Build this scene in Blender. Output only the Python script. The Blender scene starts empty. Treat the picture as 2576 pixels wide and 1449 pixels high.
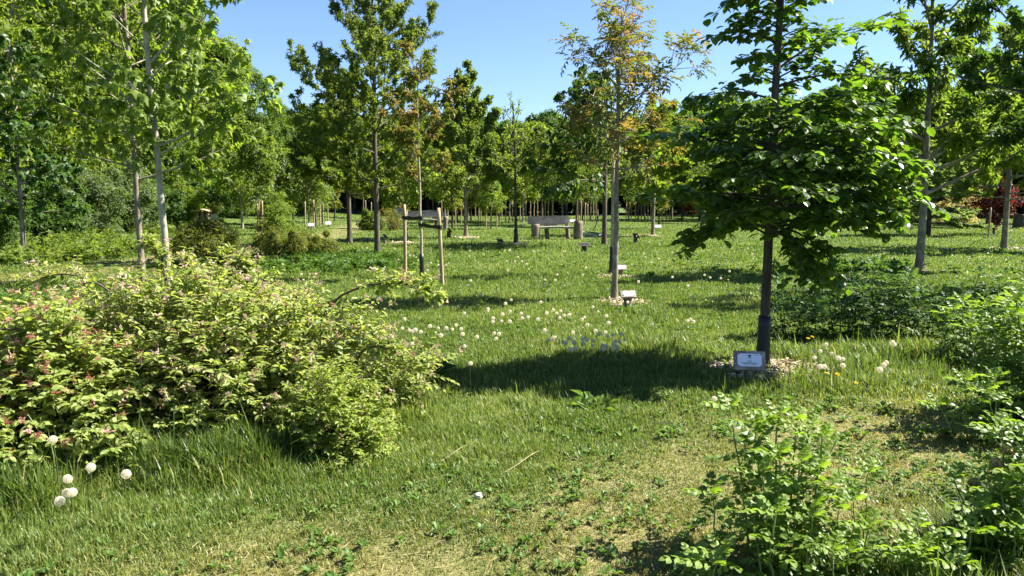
import bpy, bmesh, math, random
import numpy as np
from mathutils import Vector, Matrix

R = math.radians
sc = bpy.context.scene
COL = sc.collection

# ------------------------------------------------------------------ camera / photograph geometry
PW, PH, FPX = 2576.0, 1449.0, 1950.0        # the photograph as measured: width, height, focal length in its pixels
EYE = 1.6
HORIZ = 500.0
PITCH = math.atan((PH / 2 - HORIZ) / FPX)


def ray(x, y):
    u, v = (x - PW / 2) / FPX, (PH / 2 - y) / FPX
    c, s = math.cos(PITCH), math.sin(PITCH)
    return np.array([u, c + v * s, -s + v * c])


def gz(x, y):
    """height of the ground: a nearly level meadow with faint swells"""
    x = np.asarray(x, float); y = np.asarray(y, float)
    far = np.clip((y - 5) / 20, 0, 1)
    a = 0.05 * far * (np.sin(x * 0.31 + 1.0) * np.cos(y * 0.23) + 0.6 * np.sin(x * 0.11 - y * 0.17))
    bank = 0.55 * np.clip((-x - 12.5) / 6, 0, 1) * np.clip((y - 14) / 12, 0, 1)
    return a + bank


def on(x, y, z=0.0):
    """point of the meadow (raised by z) seen at photo position x, y"""
    r = ray(x, y)
    h = 0.0
    for _ in range(6):
        t = (EYE - z - h) / max(-r[2], 1e-3)
        p = r * t
        h = float(gz(p[0], p[1]))
    return np.array([p[0], p[1], h + z])


def atd(x, y, d):
    """point at depth d (metres along +Y) seen at photo position x, y"""
    r = ray(x, y)
    t = d / r[1]
    return np.array([r[0] * t, d, EYE + r[2] * t])


# ------------------------------------------------------------------ mesh helpers
class Geo:
    def __init__(self):
        self.V, self.F, self.T, self.n = [], [], [], 0
        self.M = []

    def add(self, V, faces, tint=0.5, mat=0):
        V = np.asarray(V, np.float32).reshape(-1, 3)
        k = len(V)
        self.V.append(V)
        self.T.append(np.full(k, tint, np.float32) if np.isscalar(tint) else np.asarray(tint, np.float32).reshape(-1))
        for f in (faces if isinstance(faces, list) else [faces]):
            f = np.asarray(f, np.int64)
            self.F.append(f + self.n)
            self.M.append(np.full(len(f), mat, np.int32))
        self.n += k
        return self

    def mesh(self, name, mats, smooth=False):
        V = np.concatenate(self.V) if self.V else np.zeros((0, 3), np.float32)
        me = bpy.data.meshes.new(name)
        me.vertices.add(len(V))
        me.vertices.foreach_set("co", V.ravel())
        if self.F:
            loops = np.concatenate([f.ravel() for f in self.F]).astype(np.int32)
            sizes = np.concatenate([np.full(len(f), f.shape[1], np.int32) for f in self.F])
            starts = np.concatenate([[0], np.cumsum(sizes)[:-1]]).astype(np.int32)
            me.loops.add(len(loops))
            me.loops.foreach_set("vertex_index", loops)
            me.polygons.add(len(sizes))
            me.polygons.foreach_set("loop_start", starts)
            me.polygons.foreach_set("material_index", np.concatenate(self.M))
            me.polygons.foreach_set("use_smooth", np.full(len(sizes), smooth, bool))
        at = me.attributes.new("tint", 'FLOAT', 'POINT')
        at.data.foreach_set("value", np.concatenate(self.T))
        for m in (mats if isinstance(mats, (list, tuple)) else [mats]):
            me.materials.append(m)
        me.update(calc_edges=True)
        return me

    def obj(self, name, mats, parent=None, smooth=False, loc=None):
        o = bpy.data.objects.new(name, self.mesh(name, mats, smooth))
        COL.objects.link(o)
        if parent is not None:
            o.parent = parent
        if loc is not None:
            o.location = loc
        return o


def tag(o, label=None, cat=None, group=None, kind=None):
    for k, v in (("label", label), ("category", cat), ("group", group), ("kind", kind)):
        if v:
            o[k] = v
    return o


def empty(name, loc, label, cat, group=None, rz=0.0):
    o = bpy.data.objects.new(name, None)
    o.empty_display_size = 0.1
    COL.objects.link(o)
    o.location = tuple(float(v) for v in loc)
    o.rotation_euler = (0, 0, rz)
    return tag(o, label, cat, group)


def copy_tree(root, loc, rz=0.0, scale=1.0, label=None, group=None):
    c = root.copy(); COL.objects.link(c)
    c.location = tuple(float(v) for v in loc)
    c.rotation_euler = (0, 0, rz)
    c.scale = (scale,) * 3 if np.isscalar(scale) else scale
    if label: c["label"] = label
    if group: c["group"] = group
    for ch in root.children:
        d = ch.copy(); COL.objects.link(d); d.parent = c
        for g in ch.children:
            e = g.copy(); COL.objects.link(e); e.parent = d
    return c


def norm(a):
    return a / np.maximum(np.linalg.norm(a, axis=-1, keepdims=True), 1e-9)


# ------------------------------------------------------------------ leaf templates: (verts, [face arrays]); y along the leaf, z its upper side
def T_(v, *faces):
    by = {}
    for f in faces:
        by.setdefault(len(f), []).append(f)
    return np.array(v, np.float32), [np.array(f, np.int64) for f in by.values()]


def oval(w, fold=0.08, droop=0.14):
    return T_([(0, 0, 0), (w * .8, .25, fold), (w, .52, fold * .9), (w * .55, .8, 0), (0, 1, -droop), (-w * .55, .8, 0), (-w, .52, fold * .9), (-w * .8, .25, fold), (0, .5, -.0)],
              (0, 1, 2, 8), (8, 2, 3, 4), (0, 8, 6, 7), (8, 4, 5, 6))


ROUND = T_([(0, 0, 0), (.24, .16, .05), (.37, .45, .09), (.31, .76, .02), (0, 1, -.14), (-.31, .76, .02), (-.37, .45, .09), (-.24, .16, .05), (0, .5, -.01)],
           (0, 1, 2, 8), (8, 2, 3, 4), (0, 8, 6, 7), (8, 4, 5, 6))
DIAMOND = T_([(0, 0, 0), (.30, .5, .07), (0, 1, -.10), (-.30, .5, .07)], (0, 1, 2), (0, 2, 3))
OVAL = oval(.36)
OVALN = oval(.25)
LANCE = oval(.15, .05, .25)
STAR = T_([(0, .30, .06), (0, 0, 0), (.30, -.05, -.05), (.26, .16, 0), (.60, .38, -.10), (.24, .44, 0), (0, 1.0, -.22), (-.24, .44, 0), (-.60, .38, -.10), (-.26, .16, 0), (-.30, -.05, -.05)],
          (0, 1, 2, 3), (0, 3, 4, 5), (0, 5, 6, 7), (0, 7, 8, 9), (0, 9, 10, 1))


def merge(parts):
    V, by, n = [], {}, 0
    for v, fs in parts:
        V.append(v)
        for f in fs:
            by.setdefault(f.shape[1], []).append(f + n)
        n += len(v)
    return np.concatenate(V), [np.concatenate(f) for f in by.values()]


def placed(t, pos, ang, s, roll=0.0, pitch=0.0):
    v = t[0] * s
    cp, sp = math.cos(pitch), math.sin(pitch)
    v = np.stack([v[:, 0], v[:, 1] * cp - v[:, 2] * sp, v[:, 1] * sp + v[:, 2] * cp], 1)
    c, s_ = math.cos(ang), math.sin(ang)
    v = np.stack([v[:, 0] * c - v[:, 1] * s_, v[:, 0] * s_ + v[:, 1] * c, v[:, 2]], 1)
    return (v + np.array(pos)).astype(np.float32), t[1]


def pinnate(pairs, leaflet, ls, droop=.25):
    out = []
    for i in range(pairs):
        t = .28 + .6 * i / max(pairs - 1, 1)
        z = -droop * t * t
        sz = ls * (.8 + .35 * math.sin(math.pi * (i + .6) / pairs))
        for s in (1, -1):
            out.append(placed(leaflet, (0, t, z), -s * R(62 - 12 * i / pairs), sz, pitch=R(-14)))
    out.append(placed(leaflet, (0, .93, -droop * .9), 0, ls * 1.1, pitch=R(-28)))
    st = T_([(-.012, 0, 0), (.012, 0, 0), (.008, .55, -droop * .3), (-.008, .55, -droop * .3), (0, .95, -droop * .9)], (0, 1, 2, 3), (3, 2, 4))
    out.append(st)
    return merge(out)


ROSELEAF = pinnate(3, ROUND, .33, .3)
WALNUT = pinnate(3, oval(.2, .06, .3), .42, .4)
rt = random.Random(4)
SPRAY = merge([placed(DIAMOND, (rt.uniform(-.25, .25), rt.uniform(-.1, .45), rt.uniform(-.12, .12)), rt.uniform(-1.5, 1.5), rt.uniform(.38, .62), pitch=rt.uniform(-.7, .5)) for _ in range(5)])
TUFTLEAF = merge([placed(oval(.2, .06, .25), (0, 0, 0), i * 1.26 + .3, .75 + .25 * (i % 2), pitch=R(28 - 22 * (i % 3))) for i in range(5)])
WHORL = merge([placed(oval(.14, .05, .35), (0, 0, 0), i * 1.05, .8 + .2 * (i % 2), pitch=R(18 - 24 * (i % 3))) for i in range(6)])
BUDS = merge([placed(DIAMOND, (rt.uniform(-.3, .3), rt.uniform(-.1, .5), rt.uniform(-.2, .35)), rt.uniform(0, 6.28), rt.uniform(.35, .6), pitch=rt.uniform(-.2, 1.2)) for _ in range(7)])


def stamp(g, tmpl, P, A, N, size, tint, mat=0, wscale=None):
    """put a copy of the leaf template at every P: A its axis, N roughly its upper side"""
    tv, tf = tmpl
    P = np.asarray(P, float); n = len(P)
    if n == 0:
        return
    A = norm(np.asarray(A, float)); N = np.asarray(N, float)
    S = norm(np.cross(A, N) + 1e-6)
    N = np.cross(S, A)
    size = np.broadcast_to(np.asarray(size, float), (n,))
    w = 1.0 if wscale is None else wscale[:, None, None]
    V = P[:, None, :] + size[:, None, None] * (w * tv[None, :, 0, None] * S[:, None, :] + tv[None, :, 1, None] * A[:, None, :] + tv[None, :, 2, None] * N[:, None, :])
    k = len(tv)
    off = (np.arange(n) * k)[:, None, None]
    faces = [(f[None] + off).reshape(-1, f.shape[1]) for f in tf]
    t = np.repeat(np.broadcast_to(np.asarray(tint, float), (n,)), k)
    g.add(V.reshape(-1, 3), faces, t, mat)


def tubes(g, P, Rr, S=5, cap=False, tint=.5, mat=0):
    """P (n,K,3) centre lines, Rr (n,K) radii -> round tubes"""
    P = np.asarray(P, float); Rr = np.asarray(Rr, float)
    n, K, _ = P.shape
    if n == 0:
        return
    Tn = norm(np.gradient(P, axis=1))
    mean = norm(P[:, -1] - P[:, 0])
    ref = np.where(np.abs(mean[:, 2:3]) > .8, np.array([[1., 0, 0]]), np.array([[0, 0, 1.]]))
    U = norm(np.cross(Tn, ref[:, None, :]))
    W = np.cross(Tn, U)
    a = np.arange(S) * 2 * np.pi / S
    V = P[:, :, None, :] + Rr[:, :, None, None] * (np.cos(a)[None, None, :, None] * U[:, :, None, :] + np.sin(a)[None, None, :, None] * W[:, :, None, :])
    base = (np.arange(n) * K * S)[:, None, None]
    k = np.arange(K - 1)[None, :, None] * S
    i = np.arange(S)[None, None, :]; j = (i + 1) % S
    q = np.stack(np.broadcast_arrays(base + k + i, base + k + j, base + k + S + j, base + k + S + i), -1).reshape(-1, 4)
    tt = np.broadcast_to(np.asarray(tint, float).reshape(-1, 1) if not np.isscalar(tint) else np.full((1, 1), tint), (n, K * S)).ravel()
    fs = [q]
    if cap:
        fs.append((np.arange(n) * K * S)[:, None] + np.arange(S)[::-1][None, :])
        fs.append((np.arange(n) * K * S + (K - 1) * S)[:, None] + np.arange(S)[None, :])
    g.add(V.reshape(-1, 3), fs, tt, mat)


def vnoise(x, y, seed=0):
    """smooth value noise in 0..1"""
    x = np.asarray(x, float); y = np.asarray(y, float)
    xi, yi = np.floor(x).astype(np.int64), np.floor(y).astype(np.int64)
    fx, fy = x - xi, y - yi
    fx, fy = fx * fx * (3 - 2 * fx), fy * fy * (3 - 2 * fy)

    def h(a, b):
        v = np.sin(a * 127.1 + b * 311.7 + seed * 74.7) * 43758.5453
        return v - np.floor(v)
    return (h(xi, yi) * (1 - fx) + h(xi + 1, yi) * fx) * (1 - fy) + (h(xi, yi + 1) * (1 - fx) + h(xi + 1, yi + 1) * fx) * fy


def fbm(x, y, seed=0):
    return .55 * vnoise(x, y, seed) + .3 * vnoise(x * 2.1, y * 2.1, seed + 1) + .15 * vnoise(x * 4.3, y * 4.3, seed + 2)


# ------------------------------------------------------------------ materials
def nodes(name):
    m = bpy.data.materials.new(name); m.use_nodes = True
    nt = m.node_tree
    for n in list(nt.nodes):
        nt.nodes.remove(n)
    out = nt.nodes.new("ShaderNodeOutputMaterial")
    return m, nt, out


def N(nt, t, **kw):
    n = nt.nodes.new(t)
    for k, v in kw.items():
        if k.startswith("_"):
            n.inputs[int(k[1:]) if k[1:].isdigit() else k[1:].replace("_", " ")].default_value = v
        else:
            setattr(n, k, v)
    return n


def ramp(nt, fac, stops):
    r = nt.nodes.new("ShaderNodeValToRGB")
    e = r.color_ramp.elements
    while len(e) < len(stops):
        e.new(.5)
    for i, (p, c) in enumerate(stops):
        e[i].position = p; e[i].color = (*c, 1)
    nt.links.new(fac, r.inputs[0])
    return r.outputs[0]


def leafmat(name, stops, trans=.55, gloss=.3, rough=.45, warm=(1.65, 1.6, .7)):
    """leaf: coloured by a random value per leaf, partly letting light through"""
    m, nt, out = nodes(name)
    a = N(nt, "ShaderNodeAttribute", attribute_name="tint")
    col = ramp(nt, a.outputs["Fac"], stops)
    p = N(nt, "ShaderNodeBsdfPrincipled", _Roughness=rough)
    p.inputs["Specular IOR Level"].default_value = gloss
    nt.links.new(col, p.inputs["Base Color"])
    mul = N(nt, "ShaderNodeMix", data_type='RGBA', blend_type='MULTIPLY')
    mul.inputs[0].default_value = 1.0
    nt.links.new(col, mul.inputs[6]); mul.inputs[7].default_value = (*warm, 1)
    t = N(nt, "ShaderNodeBsdfTranslucent")
    nt.links.new(mul.outputs[2], t.inputs["Color"])
    mx = N(nt, "ShaderNodeMixShader"); mx.inputs[0].default_value = trans
    nt.links.new(p.outputs[0], mx.inputs[1]); nt.links.new(t.outputs[0], mx.inputs[2])
    nt.links.new(mx.outputs[0], out.inputs["Surface"])
    return m


def barkmat(name, dark, light, scale=14.0, stretch=(1, 1, .25), bump=.5, lichen=None):
    m, nt, out = nodes(name)
    tc = N(nt, "ShaderNodeTexCoord")
    mp = N(nt, "ShaderNodeMapping"); mp.inputs["Scale"].default_value = stretch
    nt.links.new(tc.outputs["Object"], mp.inputs[0])
    nz = N(nt, "ShaderNodeTexNoise", _Scale=scale, _Detail=6.0, _Roughness=.65)
    nt.links.new(mp.outputs[0], nz.inputs["Vector"])
    col = ramp(nt, nz.outputs["Fac"], [(.32, dark), (.68, light)])
    if lichen:
        n2 = N(nt, "ShaderNodeTexNoise", _Scale=5.0, _Detail=4.0)
        nt.links.new(tc.outputs["Object"], n2.inputs["Vector"])
        f = ramp(nt, n2.outputs["Fac"], [(.52, (0, 0, 0)), (.66, (1, 1, 1))])
        mx = N(nt, "ShaderNodeMix", data_type='RGBA')
        nt.links.new(f, mx.inputs[0]); nt.links.new(col, mx.inputs[6]); mx.inputs[7].default_value = (*lichen, 1)
        col = mx.outputs[2]
    p = N(nt, "ShaderNodeBsdfPrincipled", _Roughness=.85)
    p.inputs["Specular IOR Level"].default_value = .2
    nt.links.new(col, p.inputs["Base Color"])
    b = N(nt, "ShaderNodeBump", _Strength=bump, _Distance=.02)
    nt.links.new(nz.outputs["Fac"], b.inputs["Height"]); nt.links.new(b.outputs[0], p.inputs["Normal"])
    nt.links.new(p.outputs[0], out.inputs["Surface"])
    return m


def plain(name, col, rough=.6, spec=.4, var=0.0, scale=20.0):
    m, nt, out = nodes(name)
    p = N(nt, "ShaderNodeBsdfPrincipled", _Roughness=rough)
    p.inputs["Specular IOR Level"].default_value = spec
    tc = N(nt, "ShaderNodeTexCoord")
    nz = N(nt, "ShaderNodeTexNoise", _Scale=scale, _Detail=5.0)
    nt.links.new(tc.outputs["Object"], nz.inputs["Vector"])
    d = tuple(c * (1 - var) for c in col); l = tuple(min(1, c * (1 + var)) for c in col)
    nt.links.new(ramp(nt, nz.outputs["Fac"], [(.3, d), (.7, l)]), p.inputs["Base Color"])
    nt.links.new(p.outputs[0], out.inputs["Surface"])
    return m


M = {}
# stops run over a random value per leaf
M['maple'] = leafmat("maple_leaf", [(0, (.090, .145, .020)), (.6, (.140, .215, .030)), (1, (.21, .28, .06))])
M['sweetgum'] = leafmat("dark_star_leaf", [(0, (.038, .085, .016)), (.6, (.060, .125, .022)), (1, (.10, .17, .035))], gloss=.3, rough=.4)
M['oak'] = leafmat("oak_leaf", [(0, (.080, .120, .022)), (.5, (.120, .170, .028)), (1, (.18, .225, .045))])
M['field'] = leafmat("fresh_green_leaf", [(0, (.080, .122, .024)), (.5, (.122, .178, .034)), (1, (.18, .23, .055))])
M['lime'] = leafmat("pale_green_leaf", [(0, (.100, .155, .020)), (.5, (.150, .22, .028)), (1, (.21, .275, .05))])
M['walnut'] = leafmat("bronze_leaf", [(0, (.080, .125, .022)), (.5, (.145, .175, .032)), (.8, (.20, .155, .048)), (1, (.23, .135, .08))], warm=(1.45, 1.35, .6))
M['beech'] = leafmat("beech_leaf", [(0, (.042, .085, .012)), (.6, (.070, .125, .016)), (1, (.115, .18, .032))], trans=.48, gloss=.55, rough=.38, warm=(2.0, 2.1, .6))
M['chestnut'] = leafmat("chestnut_leaf", [(0, (.070, .12, .018)), (.5, (.110, .17, .024)), (1, (.16, .22, .04))], gloss=.4)
M['dark'] = leafmat("deep_green_leaf", [(0, (.036, .078, .014)), (.6, (.058, .115, .018)), (1, (.09, .15, .028))])
M['wood'] = leafmat("woodland_leaf", [(0, (.080, .13, .018)), (.5, (.130, .19, .022)), (1, (.19, .24, .036))])
M['wood2'] = leafmat("woodland_leaf_deep", [(0, (.055, .105, .016)), (.5, (.090, .15, .020)), (1, (.13, .19, .03))])
M['willow'] = leafmat("grey_green_leaf", [(0, (.070, .11, .042)), (.5, (.105, .155, .058)), (1, (.165, .21, .092))])
M['copper'] = leafmat("copper_leaf", [(0, (.07, .022, .020)), (.6, (.13, .042, .032)), (1, (.18, .08, .05))], warm=(1.4, .7, .4))
M['bloom'] = leafmat("cream_pink_bloom", [(0, (.12, .15, .05)), (.5, (.32, .26, .16)), (1, (.46, .34, .28))])
M['kolk'] = leafmat("yellow_green_leaf", [(0, (.12, .175, .034)), (.5, (.20, .265, .058)), (1, (.32, .365, .12))], trans=.48)
M['kolkpink'] = leafmat("pale_pink_bud", [(0, (.40, .26, .18)), (.5, (.50, .36, .27)), (1, (.62, .48, .38))], trans=.3, warm=(1.05, .9, .8))
M['deeppink'] = leafmat("rose_pink_bud", [(0, (.42, .14, .12)), (.5, (.52, .25, .21)), (1, (.60, .38, .31))], trans=.3, warm=(1.05, .85, .8))
M['spirea'] = leafmat("lime_shrub_leaf", [(0, (.12, .18, .028)), (.5, (.20, .275, .04)), (1, (.28, .34, .08))], trans=.48)
M['brownbush'] = leafmat("olive_leaf", [(0, (.08, .105, .02)), (.5, (.13, .16, .028)), (1, (.18, .175, .05))])
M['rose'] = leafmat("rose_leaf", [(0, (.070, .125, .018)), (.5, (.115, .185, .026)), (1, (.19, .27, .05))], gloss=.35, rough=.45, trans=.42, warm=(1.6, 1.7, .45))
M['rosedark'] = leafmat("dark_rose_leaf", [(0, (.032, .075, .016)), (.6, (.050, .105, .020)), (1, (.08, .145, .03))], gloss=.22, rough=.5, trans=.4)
M['weed'] = leafmat("weed_leaf", [(0, (.055, .11, .018)), (.5, (.085, .155, .026)), (1, (.135, .205, .048))], gloss=.2, trans=.4)
M['white'] = leafmat("seed_fluff", [(0, (.68, .62, .46)), (1, (.86, .80, .64))], trans=.45, gloss=.1, warm=(1, 1, 1))
M['yellow'] = leafmat("yellow_petal", [(0, (.70, .50, .012)), (1, (.80, .64, .02))], trans=.25, warm=(1, 1, 1))
M['stalk'] = leafmat("flower_stalk", [(0, (.12, .15, .04)), (1, (.20, .17, .08))], trans=.2)
M['bark_grey'] = barkmat("grey_smooth_bark", (.16, .14, .105), (.42, .375, .295), 9, (1, 1, .5), .4, (.40, .39, .30))
M['bark'] = barkmat("brown_bark", (.045, .036, .026), (.14, .115, .085), 16)
M['bark_mid'] = barkmat("grey_brown_bark", (.095, .078, .055), (.26, .215, .155), 14, (1, 1, .4), .5, (.28, .28, .2))
M['bark_dark'] = barkmat("dark_bark", (.03, .025, .02), (.10, .085, .065), 14)
M['bark_pale'] = barkmat("pale_thin_bark", (.17, .14, .09), (.42, .36, .25), 12, (1, 1, .5))
M['stem'] = barkmat("reddish_twig", (.055, .04, .028), (.16, .11, .075), 20)
M['greenstem'] = plain("green_stem", (.14, .19, .05), .6, .3, .25)
M['stake'] = barkmat("pine_stake_wood", (.24, .165, .09), (.46, .35, .215), 18, (1, 1, .12), .25)
M['stake_end'] = plain("sawn_end_grain", (.42, .34, .24), .8, .2, .2, 40)
M['oldwood'] = barkmat("weathered_grey_wood", (.13, .115, .10), (.40, .365, .325), 9, (.35, 1, 1), .5)
M['logwood'] = barkmat("weathered_log", (.09, .07, .052), (.27, .22, .165), 12, (1, 1, .2), .6)
M['black'] = plain("black_plastic", (.016, .016, .017), .45, .4, .2)
M['rubber'] = plain("black_rubber_strap", (.014, .013, .012), .6, .3, .3)
M['plaque'] = plain("brushed_white_plaque", (.72, .74, .78), .3, .5, .02)
M['plaquedark'] = plain("dark_plaque", (.03, .032, .036), .25, .5, .1)
M['ink'] = plain("black_ink", (.03, .03, .03), .6, .2)
M['boardwood'] = barkmat("grey_board_wood", (.14, .10, .08), (.40, .34, .29), 10, (1, .25, 1), .4)
M['chip'] = leafmat("wood_chip", [(0, (.22, .15, .09)), (.5, (.44, .34, .22)), (1, (.62, .53, .38))], trans=.02, gloss=.2, rough=.8)
M['straw'] = leafmat("dry_straw", [(0, (.20, .16, .08)), (1, (.40, .33, .18))], trans=.15, gloss=.2, rough=.7)
M['pumpgreen'] = plain("dark_green_paint", (.012, .05, .035), .35, .5, .2)
M['stone'] = plain("pale_stone", (.42, .39, .34), .8, .2, .25, 12)


def grassmat():
    m, nt, out = nodes("grass_blade")
    a = N(nt, "ShaderNodeAttribute", attribute_name="tint")
    d = N(nt, "ShaderNodeAttribute", attribute_name="dry")
    g = ramp(nt, a.outputs["Fac"], [(0, (.055, .098, .018)), (.45, (.100, .155, .028)), (.8, (.155, .208, .045)), (1, (.23, .27, .085))])
    s = ramp(nt, a.outputs["Fac"], [(0, (.17, .14, .045)), (.5, (.30, .245, .085)), (1, (.46, .38, .17))])
    mx = N(nt, "ShaderNodeMix", data_type='RGBA')
    nt.links.new(d.outputs["Fac"], mx.inputs[0]); nt.links.new(g, mx.inputs[6]); nt.links.new(s, mx.inputs[7])
    p = N(nt, "ShaderNodeBsdfPrincipled", _Roughness=.45)
    p.inputs["Specular IOR Level"].default_value = .35
    nt.links.new(mx.outputs[2], p.inputs["Base Color"])
    mul = N(nt, "ShaderNodeMix", data_type='RGBA', blend_type='MULTIPLY'); mul.inputs[0].default_value = 1
    nt.links.new(mx.outputs[2], mul.inputs[6]); mul.inputs[7].default_value = (1.35, 1.38, .7, 1)
    t = N(nt, "ShaderNodeBsdfTranslucent"); nt.links.new(mul.outputs[2], t.inputs[0])
    ms = N(nt, "ShaderNodeMixShader"); ms.inputs[0].default_value = .42
    nt.links.new(p.outputs[0], ms.inputs[1]); nt.links.new(t.outputs[0], ms.inputs[2])
    nt.links.new(ms.outputs[0], out.inputs["Surface"])
    return m


M['grass'] = grassmat()


def groundmat():
    m, nt, out = nodes("meadow_soil")
    d = N(nt, "ShaderNodeAttribute", attribute_name="tint")     # 1 on the mown, dry strips
    tc = N(nt, "ShaderNodeTexCoord")
    n1 = N(nt, "ShaderNodeTexNoise", _Scale=9.0, _Detail=8.0, _Roughness=.7)
    nt.links.new(tc.outputs["Object"], n1.inputs["Vector"])
    n2 = N(nt, "ShaderNodeTexNoise", _Scale=55.0, _Detail=6.0, _Roughness=.7)
    nt.links.new(tc.outputs["Object"], n2.inputs["Vector"])
    g = ramp(nt, n2.outputs["Fac"], [(.3, (.03, .05, .012)), (.55, (.075, .12, .020)), (.8, (.13, .17, .035))])
    s = ramp(nt, n2.outputs["Fac"], [(.28, (.085, .062, .03)), (.5, (.24, .19, .085)), (.75, (.42, .34, .17))])
    ad = N(nt, "ShaderNodeMath", operation='MULTIPLY_ADD'); ad.inputs[1].default_value = 1.1; ad.inputs[2].default_value = -.55
    nt.links.new(n1.outputs["Fac"], ad.inputs[0])
    sm = N(nt, "ShaderNodeMath", operation='ADD', use_clamp=True)
    nt.links.new(ad.outputs[0], sm.inputs[0]); nt.links.new(d.outputs["Fac"], sm.inputs[1])
    mx = N(nt, "ShaderNodeMix", data_type='RGBA')
    nt.links.new(sm.outputs[0], mx.inputs[0]); nt.links.new(g, mx.inputs[6]); nt.links.new(s, mx.inputs[7])
    p = N(nt, "ShaderNodeBsdfPrincipled", _Roughness=.9)
    p.inputs["Specular IOR Level"].default_value = .15
    nt.links.new(mx.outputs[2], p.inputs["Base Color"])
    b = N(nt, "ShaderNodeBump", _Strength=.7, _Distance=.02)
    nt.links.new(n2.outputs["Fac"], b.inputs["Height"]); nt.links.new(b.outputs[0], p.inputs["Normal"])
    nt.links.new(p.outputs[0], out.inputs["Surface"])
    return m


M['ground'] = groundmat()
# ------------------------------------------------------------------ branching
def sphere_dirs(rng, n):
    return norm(rng.normal(size=(n, 3)))


def arcs(rng, start, az, e0, curl, L, K=7, wob=.25):
    """n curved branches: elevation runs from e0 to e0+curl (degrees), the bearing wanders"""
    n = len(az)
    t = np.linspace(0, 1, K)[None, :]
    e = np.radians(np.asarray(e0)[:, None] + np.asarray(curl)[:, None] * t)
    a = np.asarray(az)[:, None] + rng.normal(0, wob, (n, 1)) * t + rng.normal(0, wob * .35, (n, K))
    d = np.stack([np.cos(e) * np.cos(a), np.cos(e) * np.sin(a), np.sin(e)], -1)
    step = d * (np.asarray(L)[:, None, None] / (K - 1))
    P = np.cumsum(step, 1)
    P = np.concatenate([np.zeros((n, 1, 3)), P[:, :-1]], 1)
    return P + np.asarray(start)[:, None, :]


def along(P, t):
    """points and directions at parameter t (m,) of the polylines P (m,K,3)"""
    K = P.shape[1]
    f = np.clip(t, 0, .9999) * (K - 1)
    i = f.astype(int); f = (f - i)[:, None]
    m = np.arange(len(P))
    a, b = P[m, i], P[m, i + 1]
    return a * (1 - f) + b * f, norm(b - a)


def twigs_on(rng, P, L, per, t0=.2, frac=.38, spread=55, up=.25, K=4, flat=0.0, lmin=.0):
    n = len(P)
    idx = np.repeat(np.arange(n), per)
    m = len(idx)
    t = t0 + (1 - t0) * rng.random(m) ** .85
    S, D = along(P[idx], t)
    side = norm(np.cross(D, np.array([0, 0, 1.]) + rng.normal(0, .05, (m, 3))))
    vert = np.cross(side, D)
    sgn = rng.choice([-1, 1], m)
    ph = rng.normal(0, .9, m) * (1 - flat)
    perp = side * (np.cos(ph) * sgn)[:, None] + vert * np.sin(ph)[:, None]
    a = np.radians(spread + rng.normal(0, 12, m))
    d = norm(D * np.cos(a)[:, None] + perp * np.sin(a)[:, None] + np.array([0, 0, up]))
    l = np.maximum(L[idx] * frac * (1.15 - .75 * t) * rng.uniform(.6, 1.3, m), lmin)
    az = np.arctan2(d[:, 1], d[:, 0]); e0 = np.degrees(np.arcsin(np.clip(d[:, 2], -1, 1)))
    return arcs(rng, S, az, e0, rng.normal(up * 40, 14, m), l, K, .2), l


def leaf_axes(rng, D, mode):
    n = len(D)
    up = np.array([0, 0, 1.])
    rd = sphere_dirs(rng, n)
    side = norm(np.cross(D, up + 1e-3)) * rng.choice([-1, 1], n)[:, None]
    if mode == 'flat':
        A = D * .55 + side * .7 - up * .28 + rd * .25
        Nn = up + rd * .38 + side * .15
    elif mode == 'droop':
        A = D * .25 + side * .35 - up * .75 + rd * .35
        Nn = norm(D * .6 + side * .5 + up * .5 + rd * .4)
    elif mode == 'whorl':
        A = D * .6 + rd * .9 + up * .1
        Nn = up + D * .5 + rd * .3
    elif mode == 'up':
        A = D * .8 + rd * .7 + up * .25
        Nn = up * .7 + rd * .7
    else:
        A = D * .35 + rd - up * .1
        Nn = up * .8 + rd * .8
    return norm(A), Nn


def put_leaves(g, rng, P, tmpl, size, per, mode, t0=.25, var=.3, jit=.03, tint=None, mat=0, tip=0.0):
    n = len(P)
    if n == 0:
        return
    idx = np.repeat(np.arange(n), per)
    m = len(idx)
    t = t0 + (1 - t0) * rng.random(m)
    if tip:
        t = 1 - (1 - t) * (1 - tip)
    pos, D = along(P[idx], t)
    A, Nn = leaf_axes(rng, D, mode)
    sz = size * (1 + var * rng.uniform(-1, 1, m))
    ti = rng.random(m) if tint is None else np.clip(tint + rng.normal(0, .22, m), 0, 1)
    stamp(g, tmpl, pos + rng.normal(0, jit, (m, 3)), A, Nn, sz, ti, mat)


def taper(n, K, r0, r1=.25):
    r0 = np.broadcast_to(np.asarray(r0, float), (n,))
    return r0[:, None] * np.linspace(1, r1, K)[None, :]


def trunk_line(rng, H, lean=(0, 0), wig=.03, K=16):
    t = np.linspace(0, 1, K)
    w = np.cumsum(rng.normal(0, wig, (K, 2)), 0) * np.linspace(0, 1, K)[:, None]
    P = np.stack([lean[0] * t + w[:, 0], lean[1] * t + w[:, 1], H * t], 1)
    P[0, 2] = -.12
    return P


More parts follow.
